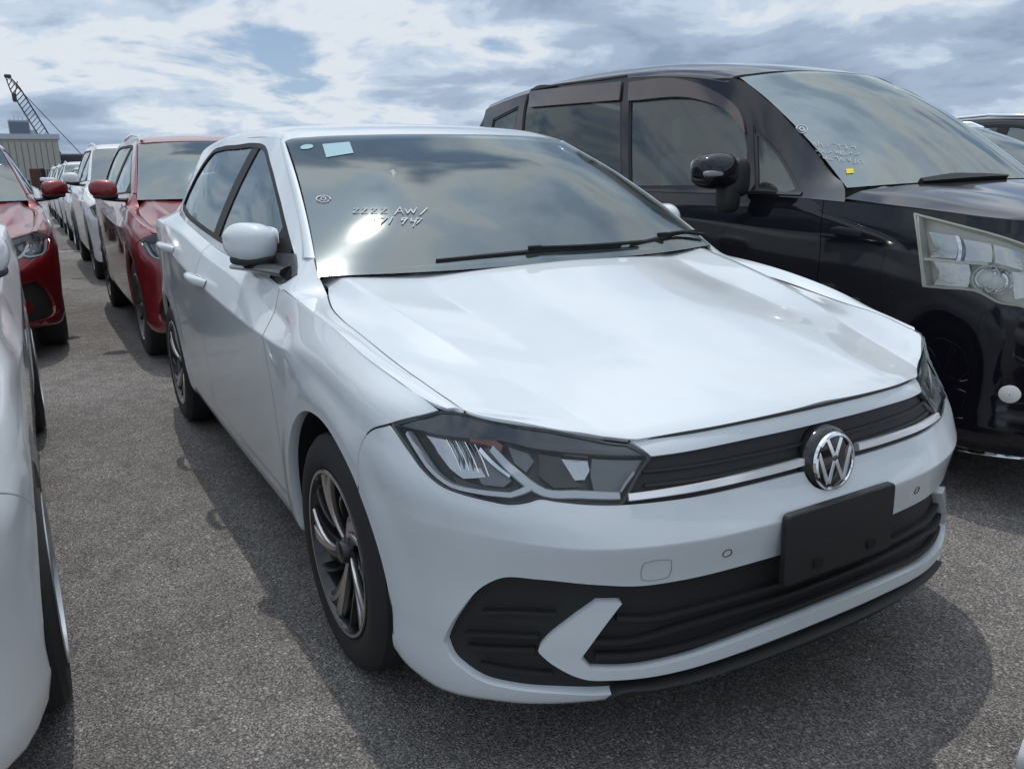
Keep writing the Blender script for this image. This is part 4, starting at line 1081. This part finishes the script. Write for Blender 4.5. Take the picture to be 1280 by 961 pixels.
VG = Height(gs_fn([-3.5, -2.8, -1.6, -.6, -.25, 0], -_vb[:, 1], _vb[:, 2], [-3.5, -2, -1.4, -.98, -.6, -.35, -.2, 0], [.16, .16, .20, .32, .5, .85, 1.35, 1.7], b=.12), (-3.5, 0), (1.0, 1.80), (-1.5, -4, 1.4)); VG.shift = SH
_vr = [[(-.88, 0, 1.705), (-1.05, 0, 1.745), (-1.4, 0, 1.80), (-2.0, 0, 1.838), (-2.8, 0, 1.828), (-3.45, 0, 1.775)],
       [(-.90, -.30, 1.70), (-1.07, -.30, 1.74), (-1.42, -.30, 1.793), (-2.0, -.30, 1.83), (-2.8, -.30, 1.82), (-3.44, -.30, 1.767)],
       [(-.95, -.52, 1.682), (-1.1, -.53, 1.72), (-1.44, -.55, 1.768), (-2.0, -.56, 1.80), (-2.8, -.56, 1.79), (-3.42, -.55, 1.738)],
       [(-.975, -.585, 1.669), (-1.12, -.60, 1.70), (-1.45, -.62, 1.744), (-2.0, -.635, 1.77), (-2.8, -.635, 1.76), (-3.41, -.62, 1.706)]]
_vr.append([(x-.01, float(VG.g(np.array([x-.01]), np.array([z-.03]))[0])-.002, z-.03) for x, y, z in _vr[3]])
_vr[3] = [(x, q[1]+.028, z) for (x, y, z), q in zip(_vr[3], _vr[4])]
VROOF = Loft(symrows([curve(p) for p in _vr]), [-.68, -.62, -.55, -.3, 0, .3, .55, .62, .68], outside=(-1.5, 0, 5), scale=(2.6, 1)); VROOF.shift = SH
VWS = Loft([curve(p) for p in (
 [(-.16, -.77, 1.135), (-.03, -.4, 1.16), (.01, 0, 1.17), (-.03, .4, 1.16), (-.16, .77, 1.135)],
 [(-.42, -.705, 1.335), (-.30, -.37, 1.36), (-.26, 0, 1.37), (-.30, .37, 1.36), (-.42, .705, 1.335)],
 [(-.72, -.645, 1.53), (-.61, -.33, 1.56), (-.575, 0, 1.57), (-.61, .33, 1.56), (-.72, .645, 1.53)],
 [(-.98, -.595, 1.668), (-.90, -.30, 1.70), (-.875, 0, 1.706), (-.90, .30, 1.70), (-.98, .595, 1.668)])], [0, .32, .65, .95], outside=(4, 0, 3), scale=(1.45, 1)); VWS.shift = SH
_vt = [VW_(np.array([vkey(x)]), np.array([vk_[-1]]))[0] for x in ('F0', 'F.3', 'F.52', 'F.7', .45, .2, 0, -.25)]
VHOOD = Loft(symrows([curve(p) for p in (
 [(.735, 0, 1.0), (.70, 0, 1.025), (.6, 0, 1.06), (.4, 0, 1.105), (.2, 0, 1.145), (.03, 0, 1.175)],
 [(.72, -.3, 1.005), (.685, -.3, 1.03), (.58, -.3, 1.062), (.38, -.3, 1.105), (.18, -.32, 1.143), (0, -.34, 1.17)],
 [(.672, -.50, 1.018), (.64, -.52, 1.04), (.54, -.54, 1.068), (.35, -.57, 1.104), (.15, -.60, 1.14), (-.07, -.62, 1.16)],
 [(.60, -.63, 1.035), (.57, -.65, 1.05), (.49, -.67, 1.07), (.32, -.71, 1.10), (.12, -.73, 1.128), (-.13, -.735, 1.145)],
 [(.50, -.728, 1.055), (.46, -.755, 1.06), (.40, -.78, 1.066), (.27, -.805, 1.08), (.08, -.82, 1.096), (-.16, -.80, 1.115)])]),
 [-.8, -.7, -.58, -.3, 0, .3, .58, .7, .8], {1: .5, 7: .5}, outside=(0, 0, 5), scale=(.9, 1)); VHOOD.shift = SH
C = lambda p: (p[0], p[1], 1)
vt, vu, vb0 = vk_[-1]-1e-4, vk_[0], vk_[1]
vfa = VW_.side(arc(-.18, .33, .375, -15, 195, 20)); vra = VW_.side(arc(-2.825, .33, .375, -15, 195, 20))
vlamp = VW_.pix([(1142, 266, 1), (1180.5, 275.6), (1231, 288.7), (1285, 306), (1330, 324), (1372, 344, 1), (1366, 366), (1330, 386), (1292, 388), (1274, 383), (1250, 379.5), (1222, 365.5), (1175, 360), (1153, 358, 1), (1148, 315)])
K = vkey
body = [(0, vt), (K('F.3'), vt), (K('F.52'), vt), (K('F.7'), vt), (K(.45), vt), (K(.2), vt), (K(0), vt), C((K(-.22), vt)), (K(-.2), vk_[4]), (K(-.22), vk_[3]), C((K(-.62), vk_[2])), C((K(-.62), vb0)), C((vfa[-1][0], vb0)), C(vfa[-1])]+vfa[-2:0:-1]+[C(vfa[0]), C((vfa[0][0]-.02, vu+.01)), (K('F.6'), vu+.01), (0, vu+.01)]
panel('front_body', VW_, mirror_loop(body, 0), DARKP, van, holes=[vlamp, [(-a, b) for a, b, *r in vlamp]], step=.04, thick=.03)
for nm, x0, x1 in (('front_door', -.22, -1.42), ('sliding_door', -1.42, -2.42)):
    lo_ = [C((K(x0), vt)), (K((x0+x1)/2), vt), C((K(x1), vt)), C((K(x1), vb0+.01)), (K((x0+x1)/2), vb0+.01), C((K(min(x0, -.62)), vb0+.01))]
    if x0 > -.5: lo_ += [C((K(-.62), vk_[2])), (K(-.22), vk_[3]), (K(-.2), vk_[4])]
    panel(nm, VW_, lo_, DARKP, van, step=.05, thick=.02, mirror=True)
q = [C((K(-2.42), vt)), (K(-3.2), vt), C((VW_.S1, vt)), C((VW_.S1, vu)), C((vra[-1][0], vu)), C(vra[-1])]+vra[-2:0:-1]+[C(vra[0]), C((vra[0][0], vb0)), C((K(-2.42), vb0))]
panel('quarter_panel', VW_, q, DARKP, van, step=.06, thick=.02, mirror=True)
sh = [C((K(-.40), vt)), (K(-1.6), vt), C((K(-3.5), vt)), C((K(-3.5), vu)), C((vra[-1][0], vu)), C(vra[-1])]+vra[-2:0:-1]+[C(vra[0]), C((vra[0][0], vu)), C((K(-.40), vu))]
panel('inner_shell', VW_, sh, SHELL, van, step=.1, off=-.02, thick=0, mirror=True)
panel('bonnet', VHOOD, mirror_loop([(.015, 0), (.015, .3), (.015, .58), (.015, .7), C((.02, .797)), (.4, .797), C((.985, .797)), (.99, .5), (.99, 0)], 1), DARKP, van, step=.05)
panel('windscreen', VWS, [(.006, .945, 1), (.5, .945), (.994, .945, 1), (.995, .5), (.99, .03, 1), (.5, .01), (.01, .03, 1), (.005, .5)], glass('van_windscreen_glass', (.75, .84, .80), dust=.14, ior=3.1, rough=.03), van, step=.08, thick=0)
fo = smooth([(.006*1.45, .945, 1), (.5*1.45, .945), (.994*1.45, .945, 1), (.995*1.45, .5), (.99*1.45, .03, 1), (.5*1.45, .01), (.01*1.45, .03, 1), (.005*1.45, .5)], step=.05)
fi = inset(fo, .035)
panel('windscreen_border', VWS, [(a/1.45, b) for a, b in fo], GLOSSB, van, holes=[[(a/1.45, b) for a, b in fi]], step=.05, off=-.005, gap=0, thick=0)
panel('roof', VROOF, [(.004, -.68, 1), (.3, -.68), (.99, -.68, 1), (.99, .68, 1), (.3, .68), (.004, .68, 1)], DARKP, van, step=.07, gap=0, thick=.02)
# side frame: windows are traced on the side surface
wn1 = VG.pix([(786, 236, 1), (787, 103, 1), (815, 99), (850, 101), (886, 111), (908, 127), (930, 152), (934, 165), (937, 235, 1)])
wn2 = VG.pix([(941, 156, 1), (974, 190), (1000, 236, 1), (990, 241), (943, 238, 1)])
wn3 = VG.pix([(661, 116), (720, 110), (778, 104, 1), (777, 236, 1), (650, 240, 1)])
wn4 = [(p[0], p[1], *p[2:]) for p in VG.pix([(607, 127, 1), (656, 119, 1), (650, 236, 1)])]
x4 = min(p[0] for p in wn3)-.10
zt = lambda x: float(np.interp(x, [p[0] for p in _vr[4]][::-1], [p[2] for p in _vr[4]][::-1]))
wn4 = [(x4, zt(x4)-.06, 1), (x4, 1.20, 1), (-3.28, 1.20, 1), (-3.25, zt(-3.25)-.09, 1)]
wn3 = [(p[0], max(p[1], 1.17), *p[2:]) for p in wn3]
outl = [(-.17, 1.15, 1), (-.30, 1.242), (-.42, 1.335), (-.72, 1.53), (-.978, 1.66)]+[(p[0], p[2]) for p in _vr[4][1:-1]]+[C((_vr[4][-1][0], _vr[4][-1][2])), C((-3.49, 1.14))]+[(x, float(z)-.003) for x, z in zip((-2.8, -1.6, -.6, -.25), _vb[1:5, 2])]+[C((-.12, 1.105))]
panel('side_frame', VG, outl, DARKP, van, holes=[wn1, wn2, wn3, wn4], step=.06, gap=-.001, thick=.02, mirror=True)
VTG = glass('van_side_glass', (.72, .82, .80), dust=.04, ior=1.9, rough=.02)
for nm, wn, g_ in (('front_door_glass', wn1, VTG), ('quarter_glass', wn2, VTG), ('sliding_door_glass', wn3, TINTG), ('rear_side_glass', wn4, TINTG)):
    panel(nm, VG, wn, g_, van, step=.08, off=-.010, gap=-.004, thick=0, mirror=True)
    ws_ = smooth(wn, step=.04); panel('window_seal', VG, [tuple(p) for p in ws_], PLAST, van, holes=[[tuple(p) for p in inset(ws_, .014)]], step=.05, off=-.004, gap=-.002, thick=.008, mirror=True)
VIS = pmat('smoked_visor', (.050, .032, .028), .12, coat=1.0)
for pl in ([(788, 104, 1), (845, 99.5), (890, 113), (930, 151), (933, 168, 1), (905, 137), (872, 125), (787, 127, 1)], [(664, 115, 1), (778, 103, 1), (776, 126, 1), (663, 135, 1)]):
    panel('window_visor', VG, VG.pix(pl), VIS, van, step=.05, off=.014, gap=0, thick=.016, mirror=True)
band('door_track', VG, VG.pix([(664, 112.5), (700, 106), (740, 101), (783, 95)]), .012, PLAST, van, off=.003, thick=.006, mirror=True)
band('belt_moulding', VG, VG.pix([(786, 237), (860, 240), (935, 241), (1002, 243)]), .014, GLOSSB, van, off=.004, thick=.008, mirror=True)
for cx in (-.18, -2.825):
    for sg in (-1, 1):
        V, F = [], []
        for a_ in np.linspace(-6, 186, 18):
            for yy in (.835, .55): V.append((cx+.385*math.cos(math.radians(a_)), sg*yy, .33+.385*math.sin(math.radians(a_))))
        F = [(2*i, 2*i+1, 2*i+3, 2*i+2) for i in range(17)]+[tuple(2*i+1 for i in range(18))]
        fixn(mesh_obj('wheel_housing', V, F, SHELL, van))
        put_wheel(van, cx, sg*.845, .315, 'dark', .315, .205, .19)
fl = [(.70, 0), (.66, -.5), (.45, -.66), (-3.5, -.68), (-3.6, 0), (-3.5, .68), (.45, .66), (.66, .5)]; m_ = len(fl)
fixn(mesh_obj('floor_pan', [(x, y, .21) for x, y in fl]+[(x, y, .3) for x, y in fl], [tuple(range(m_)), tuple(range(m_, 2*m_))]+[(i, (i+1) % m_, m_+(i+1) % m_, m_+i) for i in range(m_)], SHELL, van, smooth_=False))
VREAR = Loft([curve(p) for p in ([(-3.41, -.66, 1.67), (-3.46, 0, 1.775), (-3.41, .66, 1.67)], [(-3.52, -.78, 1.35), (-3.60, 0, 1.38), (-3.52, .78, 1.35)], [(-3.56, -.80, 1.12), (-3.69, 0, 1.12), (-3.56, .80, 1.12)])], [0, .4, .65], outside=(-6, 0, 2), scale=(1.4, 1))
panel('tailgate', VREAR, [(0, 0, 1), (1, 0, 1), (1, .65, 1), (0, .65, 1)], TINTG, van, step=.1, thick=.02)
roundbox('dashboard', (.7, 1.3, .16), (-.42, 0, 1.08), BEIGE, van, .05)
for y in (-.38, .38):
    cabin_seat(van, (-1.15, y, .86), mat=pmat('beige_seat', (.20, .185, .165), .9)); cabin_seat(van, (-2.1, y, .88), mat=SEAT)
cabin_seat(van, (-3.0, 0, .88), w=1.2)
sw = lathe('steering_wheel', [(.18+.014*math.cos(t), .014*math.sin(t)) for t in np.linspace(0, 2*math.pi, 9)[:-1]], PLAST, van, 32, axis='x', closed=True); sw.location = (-.72, -.38, 1.16); sw.rotation_euler = (0, .55, 0)
panel('headlining', VROOF, [(.03, -.58, 1), (.95, -.58, 1), (.95, .58, 1), (.03, .58, 1)], GREYIN, van, step=.15, off=-.035, gap=0, thick=0)
# lamps
LAMPW = pmat('aged_lamp_bowl', (.88, .87, .82), .25, 0)
panel('lamp_bowl', VW_, vlamp, LAMPW, van, step=.04, off=-.07, gap=-.006, thick=0, mirror=True)
vs = smooth(vlamp, step=.03)
panel('lamp_rim', VW_, [tuple(p) for p in inset(vs, -.001)], pmat('yellowed_lamp_edge', (.66, .63, .52), .3), van, holes=[[tuple(p) for p in inset(vs, .006)]], step=.03, off=-.002, gap=0, thick=.07, mirror=True)
panel('lamp_lens', VW_, vlamp, glass('van_lamp_lens', (.97, .96, .93), dust=.025, ior=1.5, rough=.03), van, step=.04, off=.002, thick=0, mirror=True)
zv = lambda *p: [(1100+a/5.339, 240+b/5.339) for a, b in p]
for pl, off, m_ in (([(300, 258), (480, 282), (488, 446), (318, 436)], -.035, REFL), ([(492, 286), (518, 292), (528, 462), (500, 458)], -.022, CHROME), ([(530, 304), (722, 334), (732, 470), (540, 462)], -.045, REFL), ([(326, 462), (572, 482), (566, 640), (336, 622)], -.04, REFL), ([(738, 338), (960, 388), (960, 520), (748, 470)], -.05, REFL), ([(880, 530), (1000, 540), (1010, 700), (900, 720)], -.05, REFL)):
    uv = [C(p_) for p_ in VW_.pix(zv(*pl))]; panel('reflector', VW_, uv, m_, van, step=.015, off=off+.012, gap=0, thick=.02, mirror=True, lift=dish(VW_, uv, .03))
for pl in ([(250, 160), (270, 400), (300, 628)], [(290, 448), (420, 458), (560, 472), (720, 482)], [(310, 640), (560, 655), (660, 690)]):
    band('lamp_fin', VW_, VW_.pix(zv(*pl)), .008, LAMPW, van, off=-.012, thick=.03, mirror=True)
for (a, b), r_, mm in (((690, 580), .050, CHROME), ((770, 600), .046, CHROME)):
    c = VW_.pix(zv((a, b)))[0]; P, N = VW_.pn(np.array([c[0]]), np.array([c[1]]))
    for sg in (1, -1):
        o = lathe('projector', [(.002, .0), (r_*.45, .002), (r_*.7, -.004), (r_*.82, .004), (r_, .012), (r_*1.04, .004), (r_*1.04, -.05)], mm, van, 32, axis='x')
        p_ = P[0]-N[0]*.035; n_ = N[0]*[1, sg, 1]; o.location = (p_[0], p_[1]*sg, p_[2]); o.rotation_euler = Vector(n_).to_track_quat('X', 'Z').to_euler()
        ln = blob('projector_lens', (.004, 0, 0), (.012, r_*.62, r_*.62), glass('bulb_glass', (.8, .85, .9), 0, 1.5, .02) if False else LENSW, o, (1, 1), None, 16, 10)
c = VW_.pix([(1262, 493)])[0]; P, N = VW_.pn(np.array([c[0]]), np.array([c[1]]))
for sg in (1, -1):
    o = lathe('fog_lamp', [(.002, .006), (.028, .004), (.036, -.002), (.040, -.012)], LAMPW, van, 28, axis='x'); o.location = (P[0][0], P[0][1]*sg, P[0][2]); o.rotation_euler = Vector(N[0]*[1, sg, 1]).to_track_quat('X', 'Z').to_euler()
ch = VW_.pix([(1200, 571), (1235, 575), (1285, 577)]); band('chrome_garnish', VW_, [(ch[0][0]+.02, ch[0][1])]+ch+[(K('F.5'), ch[-1][1]+.01), (K('F.2'), ch[-1][1]+.012)], [.004, .018, .02, .02, .02], CHROME, van, off=.006, thick=.01, mirror=True)
gm = panel('grille', VW_, mirror_loop([(0, vk_[5]), (K('F.4'), vk_[5]-.01), (K('F.5'), vk_[4]), (K('F.45'), vk_[3]+.06), (0, vk_[3]+.04)], 0), GLOSSB, van, step=.06, off=.004, gap=0, thick=.02)
for q in (.3, .6): band('grille_bar', VW_, [(u_, vk_[3]+.05+q*(vk_[5]-vk_[3])) for u_ in np.linspace(-.4, .4, 9)], .03, CHROME, gm, off=.012, thick=.02)
# door mirrors with clear indicator, on a stalk
mv = at(893, 214, y=1.24)-SH
for sg in (-1, 1):
    p = blob('mirror_housing', (0, 0, 0), (.072, .105, .078), DARKP, van, (.6, .6), lambda x, y, z: (x*(1-.2*z*z), y, z*(1-.12*max(0, y)))); p.location = (mv[0], sg*abs(mv[1]), mv[2])
    if sg < 0: p.scale = (1, -1, 1)
    blob('mirror_indicator', (.052, .05, -.010), (.020, .058, .014), LAMPG, p, (.6, .6))
    blob('mirror_glass', (-.062, 0, 0), (.012, .080, .056), CHROME, p, (.5, .5))
    blob('mirror_stalk', (.005, -.085, -.10), (.045, .05, .085), PLAST, p, (.6, .6))
    blob('mirror_foot', (.01, -.13, -.03), (.05, .05, .085), PLAST, p, (.6, .6))
b = band('wiper_blade', VWS, VWS.pix([(1150, 231), (1190, 227), (1230, 227), (1256, 233)]), [.03, .06, .06, .02], PLAST, van, off=.02, thick=.02)
panel('yellow_sticker', VWS, VWS.pix([(1057, 212, 1), (1066, 211, 1), (1067, 217, 1), (1058, 218, 1)]), pmat('sticker_yellow', (.75, .62, .05), .6), van, step=.03, off=.003, gap=0, thick=0)
ell = [(1002+7*math.cos(t), 162+5*math.sin(t)) for t in np.linspace(.5, 6.6, 16)]
chalk(van, VWS, [ell, [(999, 162), (1002, 159.5), (1005, 162), (1002, 164.5), (999, 162)]], .004)
for y_ in (180, 188, 196):                            # faded scribble
    x0 = 1018
    while x0 < 1072:
        w_ = random.uniform(3, 7); chalk(van, VWS, [[(x0+w_*q, y_+(x0-1018)*.12+random.uniform(-3, 3)) for q in (0, .35, .7, 1)]], .0022); x0 += w_+random.uniform(1, 5)
# ------------------------------------------------------------------ the other cars: two body kinds, each built once and copied
def deform(sx=1., sy=1., sz=1., zup=0., wheel=0.):
    def f(p):
        q = np.array(p, float).copy(); q[:, 0] *= sx; q[:, 1] *= sy; q[:, 2] = q[:, 2]*sz+zup; return q
    return f
STRAY = []
def variant(f, R, style, rim, zc, rails=False, opt=None, wy=.845, mir=(-.56, .93, 1.05), rearg=TINTG, lampd=True):
    root = bpy.data.objects.new('parked_car', None); COL.objects.link(root)
    hatch(root, f, WHITE2, dict(full=False, rearg=rearg, **(opt or {})))
    CT.f = f
    if lampd: lamp_detail(root)
    CT.f = lambda p: p
    t = lambda *p: tuple(f(np.array([p]))[0])
    for x in (0, -2.551):
        for y in (-wy, wy):
            c = t(x, y, .311); put_wheel(root, c[0], c[1], R, style, R, rim, .2, spin=.3)
    m = t(*mir); mirror_pod(root, m, WHITE2, .86, fold=.25)
    if rails:
        for sg in (-1, 1):
            sweep('roof_rail', [t(x, sg*.55, z) for x, z in ((-1.15, 1.385), (-1.25, 1.425), (-1.7, 1.455), (-2.2, 1.44), (-2.6, 1.385), (-2.7, 1.355))], .014, CHROME, root, 8)
    return root
hat = variant(deform(1.0, .985, 1.0), .305, 'cover', .205, 0, opt=dict(lampk=.55, intk=.7), lampd=False, wy=.872)
suv = variant(deform(1.04, 1.0, 1.075, .03), .345, 'dark', .235, 0, rails=True)
used = set()
def place(kind, loc, rz, pm, name, label, cat='car', group=None, scale=None):
    root = copytree(kind, None, {WHITE2: pm} if pm is not WHITE2 else None)
    root.name = name; root.location = loc; root.rotation_euler = (0, 0, rz); root['label'] = label; root['category'] = cat
    if scale: root.scale = scale
    if group: root['group'] = group
    return root
G = 'cars parked in rows'
lw = place(hat, (-.26, -2.335, 0), .0, WHITE2, 'parked_car', 'white small car with bright silver wheels parked alongside the driver side of the hatchback', group=G)
for c_ in lw.children:                                # its near mirror is folded against the door
    if c_.name.startswith('mirror_housing') and c_.location.y > 0: c_.rotation_euler = (0, 0, 1.35); c_.location = (-.82, .80, 1.03)
place(suv, (-4.42, .03, 0), 0, RED2, 'parked_car', 'red crossover with roof rails parked nose to tail behind the white hatchback', group=G)
place(suv, (-5.25, -2.12, 0), 0, RED, 'parked_car', 'red crossover with dark wheels behind the white small car with silver wheels', group=G)
place(suv, (-9.6, .06, 0), 0, WHITE2, 'parked_car', 'white crossover behind the red crossover with roof rails', group=G, scale=(1, 1, 1.06))
place(hat, (-14.4, .10, 0), 0, SILVER, 'parked_car', 'silver hatchback behind the white crossover in the same row', group=G)
place(suv, (-19.2, .10, 0), 0, WHITE, 'parked_car', 'distant white crossover, the third car behind the red crossover with roof rails', group=G)
place(suv, (-24.0, .12, 0), 0, WHITE, 'parked_car', 'distant white crossover, the fourth car behind the red crossover with roof rails', group=G)
place(suv, (-29.0, .12, 0), 0, WHITE, 'parked_car', 'distant white crossover, the fifth car behind the red crossover with roof rails', group=G)
place(hat, (-10.2, -2.3, 0), 0, SILVER, 'parked_car', 'silver hatchback behind the red crossover with dark wheels', group=G)
place(suv, (-15.5, -2.3, 0), 0, NAVY, 'parked_car', 'navy crossover two places behind the red crossover with dark wheels', group=G)
place(suv, (-.9, 4.75, 0), 0, WHITE, 'parked_car', 'white crossover beyond the black people carrier', group=G, scale=(1, 1, .99))
place(suv, (-1.1, 7.2, 0), 0, DARKP, 'parked_car', 'black crossover standing beyond the white crossover past the people carrier', group=G, scale=(1, 1, 1.05))
place(hat, (2.11, .292, 0), math.pi, WHITE2, 'parked_car', 'white car facing the nose of the hatchback, only its front corner showing', group=G)
for r in (hat, suv):                                  # the patterns themselves are not part of the place
    st = [r]
    while st:
        o = st.pop(); st += list(o.children); bpy.data.objects.remove(o)

# ------------------------------------------------------------------ far background: shed, tower block, crawler crane
def bx(name, x0, x1, y0, y1, z0, z1, mat, parent=None):
    V = [(x, y, z) for x in (x0, x1) for y in (y0, y1) for z in (z0, z1)]
    return fixn(mesh_obj(name, V, [(0, 1, 3, 2), (4, 5, 7, 6), (0, 1, 5, 4), (2, 3, 7, 6), (0, 2, 6, 4), (1, 3, 7, 5)], mat, parent, smooth_=False))
SHEDM = pmat('shed_cladding', (.36, .36, .33), .8, dirt=.3); CONC = pmat('tower_concrete', (.40, .46, .52), .9); PANE = pmat('tower_glass', (.16, .22, .30), .15)
RUST = pmat('rust_brown', (.16, .07, .05), .8)
D = -95.
p0, p1 = at(-40, 174, x=D), at(72, 174, x=D); base = at(72, 221, x=D)
shed = thing('warehouse', 'grey windowless warehouse behind the parked cars under the crane', 'warehouse', loc=(D, 0, 0))
ys = np.linspace(p0[1], p1[1], 15)
bx('wall', -40, 0, p0[1], p1[1], 0, p0[2], SHEDM, shed)
for i in range(14): bx('cladding_panel', .02, .10, ys[i]+.04, ys[i+1]-.04, .5, p0[2]-.3, SHEDM, shed)
bx('roof_edge', -40.2, .2, p0[1]-.2, p1[1]+.2, p0[2]+.01, p0[2]+.5, CONC, shed)
ct = at(40, 220, x=-80); 
for i in range(4):
    a, b = at(38+i*14, 222, x=-80), at(50+i*14, 222, x=-80)
    c = thing('freight_container', ('rust brown', 'grey', 'rust brown', 'grey')[i]+' freight container '+('at the end of the line away from the crane', 'between two rust brown containers', 'between two grey containers', 'at the crane end of the line')[i], 'container', 'freight containers by the warehouse', loc=(-80, 0, 0))
    bx('box', -2.4, 0, a[1], b[1]+.4, .1, at(44, 211, x=-80)[2], RUST if i % 2 == 0 else SHEDM, c)
    for q in np.linspace(a[1]+.1, b[1]+.3, 6): bx('door_bar', .02, .06, q, q+.06, .2, at(44, 212, x=-80)[2], PLAST, c)
D2 = -520.
t0, t1 = at(9, 150, x=D2), at(44, 150, x=D2)
tw = thing('tower_block', 'blue grey high-rise block with rows of windows behind the warehouse', 'building', loc=(D2, 0, 0))
bx('wall', -18, 0, t0[1], t1[1]-3, 0, t0[2], CONC, tw); bx('wall', -18, .5, t1[1]-3, t1[1], 0, t0[2]-5, CONC, tw)
zz2 = np.linspace(4, t0[2]-1.5, 26); yy2 = np.linspace(t0[1]+1, t1[1]-4, 9)
pane = None
for z_ in zz2[10:]:
    for y_ in yy2:
        if pane is None:
            pane = bx('window', .1, .3, -.6, .6, -.7, .7, PANE, tw); pane.location = (0, y_, z_)
        else:
            q = pane.copy(); COL.objects.link(q); q.parent = tw; q.location = (0, y_, z_)
for y_ in np.linspace(t0[1]+1, t1[1]-4, 5): bx('roof_mast', -9, -8.6, y_, y_+.4, t0[2], t0[2]+random.uniform(1, 2.5), CONC, tw)
# crane with a lattice boom
D3 = -120.
foot, tip = at(84, 216, x=D3), at(9, 96, x=D3)
crane = thing('crawler_crane', 'dark lattice-boom crane raised above the warehouse roof', 'crane', loc=(D3, 0, 0))
CRM = pmat('crane_paint', (.035, .04, .05), .6)
fo, ti = foot-[D3, 0, 0], tip-[D3, 0, 0]
dirn = (ti-fo)/np.linalg.norm(ti-fo); L_ = np.linalg.norm(ti-fo); e1 = np.array([1., 0, 0]); e2 = np.cross(dirn, e1); e2 /= np.linalg.norm(e2)
V, F = [], []
def beam(a, b, r, acc):
    a, b = np.array(a), np.array(b); t_ = (b-a)/np.linalg.norm(b-a); s_ = np.cross(t_, [.3, .5, .8]); s_ /= np.linalg.norm(s_); w_ = np.cross(s_, t_); o = len(acc[0])
    for P_ in (a, b):
        for k in range(4): acc[0].append(tuple(P_+r*(math.cos(k*math.pi/2)*s_+math.sin(k*math.pi/2)*w_)))
    acc[1].extend([(o+k, o+(k+1) % 4, o+4+(k+1) % 4, o+4+k) for k in range(4)])
NB = 26; hw = .55
def node(i, a, b):
    q = i/NB; w_ = hw*min(1, q*6+.25, (1-q)*5+.35); return fo+dirn*L_*q+e1*a*w_+e2*b*w_
for a, b in ((-1, -1), (1, -1), (1, 1), (-1, 1)):
    acc = ([], []); [beam(node(i, a, b), node(i+1, a, b), .065, acc) for i in range(NB)]
    mesh_obj('boom_chord', acc[0], acc[1], CRM, crane, smooth_=False)
for i in range(NB):
    for (a, b), (c, d) in (((-1, -1), (-1, 1)), ((1, -1), (1, 1)), ((-1, -1), (1, -1))):
        acc = ([], []); beam(node(i, a, b), node(i+1, c, d), .035, acc); mesh_obj('boom_brace', acc[0], acc[1], CRM, crane, smooth_=False)
bk = at(113, 205, x=D3)-[D3, 0, 0]
sweep('pendant_cable', [ti, bk], .05, CRM, crane, 5)
hk = at(18, 122, x=D3)-[D3, 0, 0]
sweep('hoist_rope', [ti+[0, 1.0, -.5], hk], .06, CRM, crane, 5)
roundbox('hook_block', (.5, .5, 1.1), tuple(hk), CRM, crane, .2)
roundbox('boom_head', (.5, .8, .45), tuple(ti+[0, .05, .05]), CRM, crane, .2)
roundbox('crane_cab', (4, 6, 4), (0, fo[1]+1.5, fo[2]+.3), CRM, crane, .3)
bx('undercarriage', -3, 3, fo[1]-3, fo[1]+4, 0, fo[2]-1.6, CRM, crane)
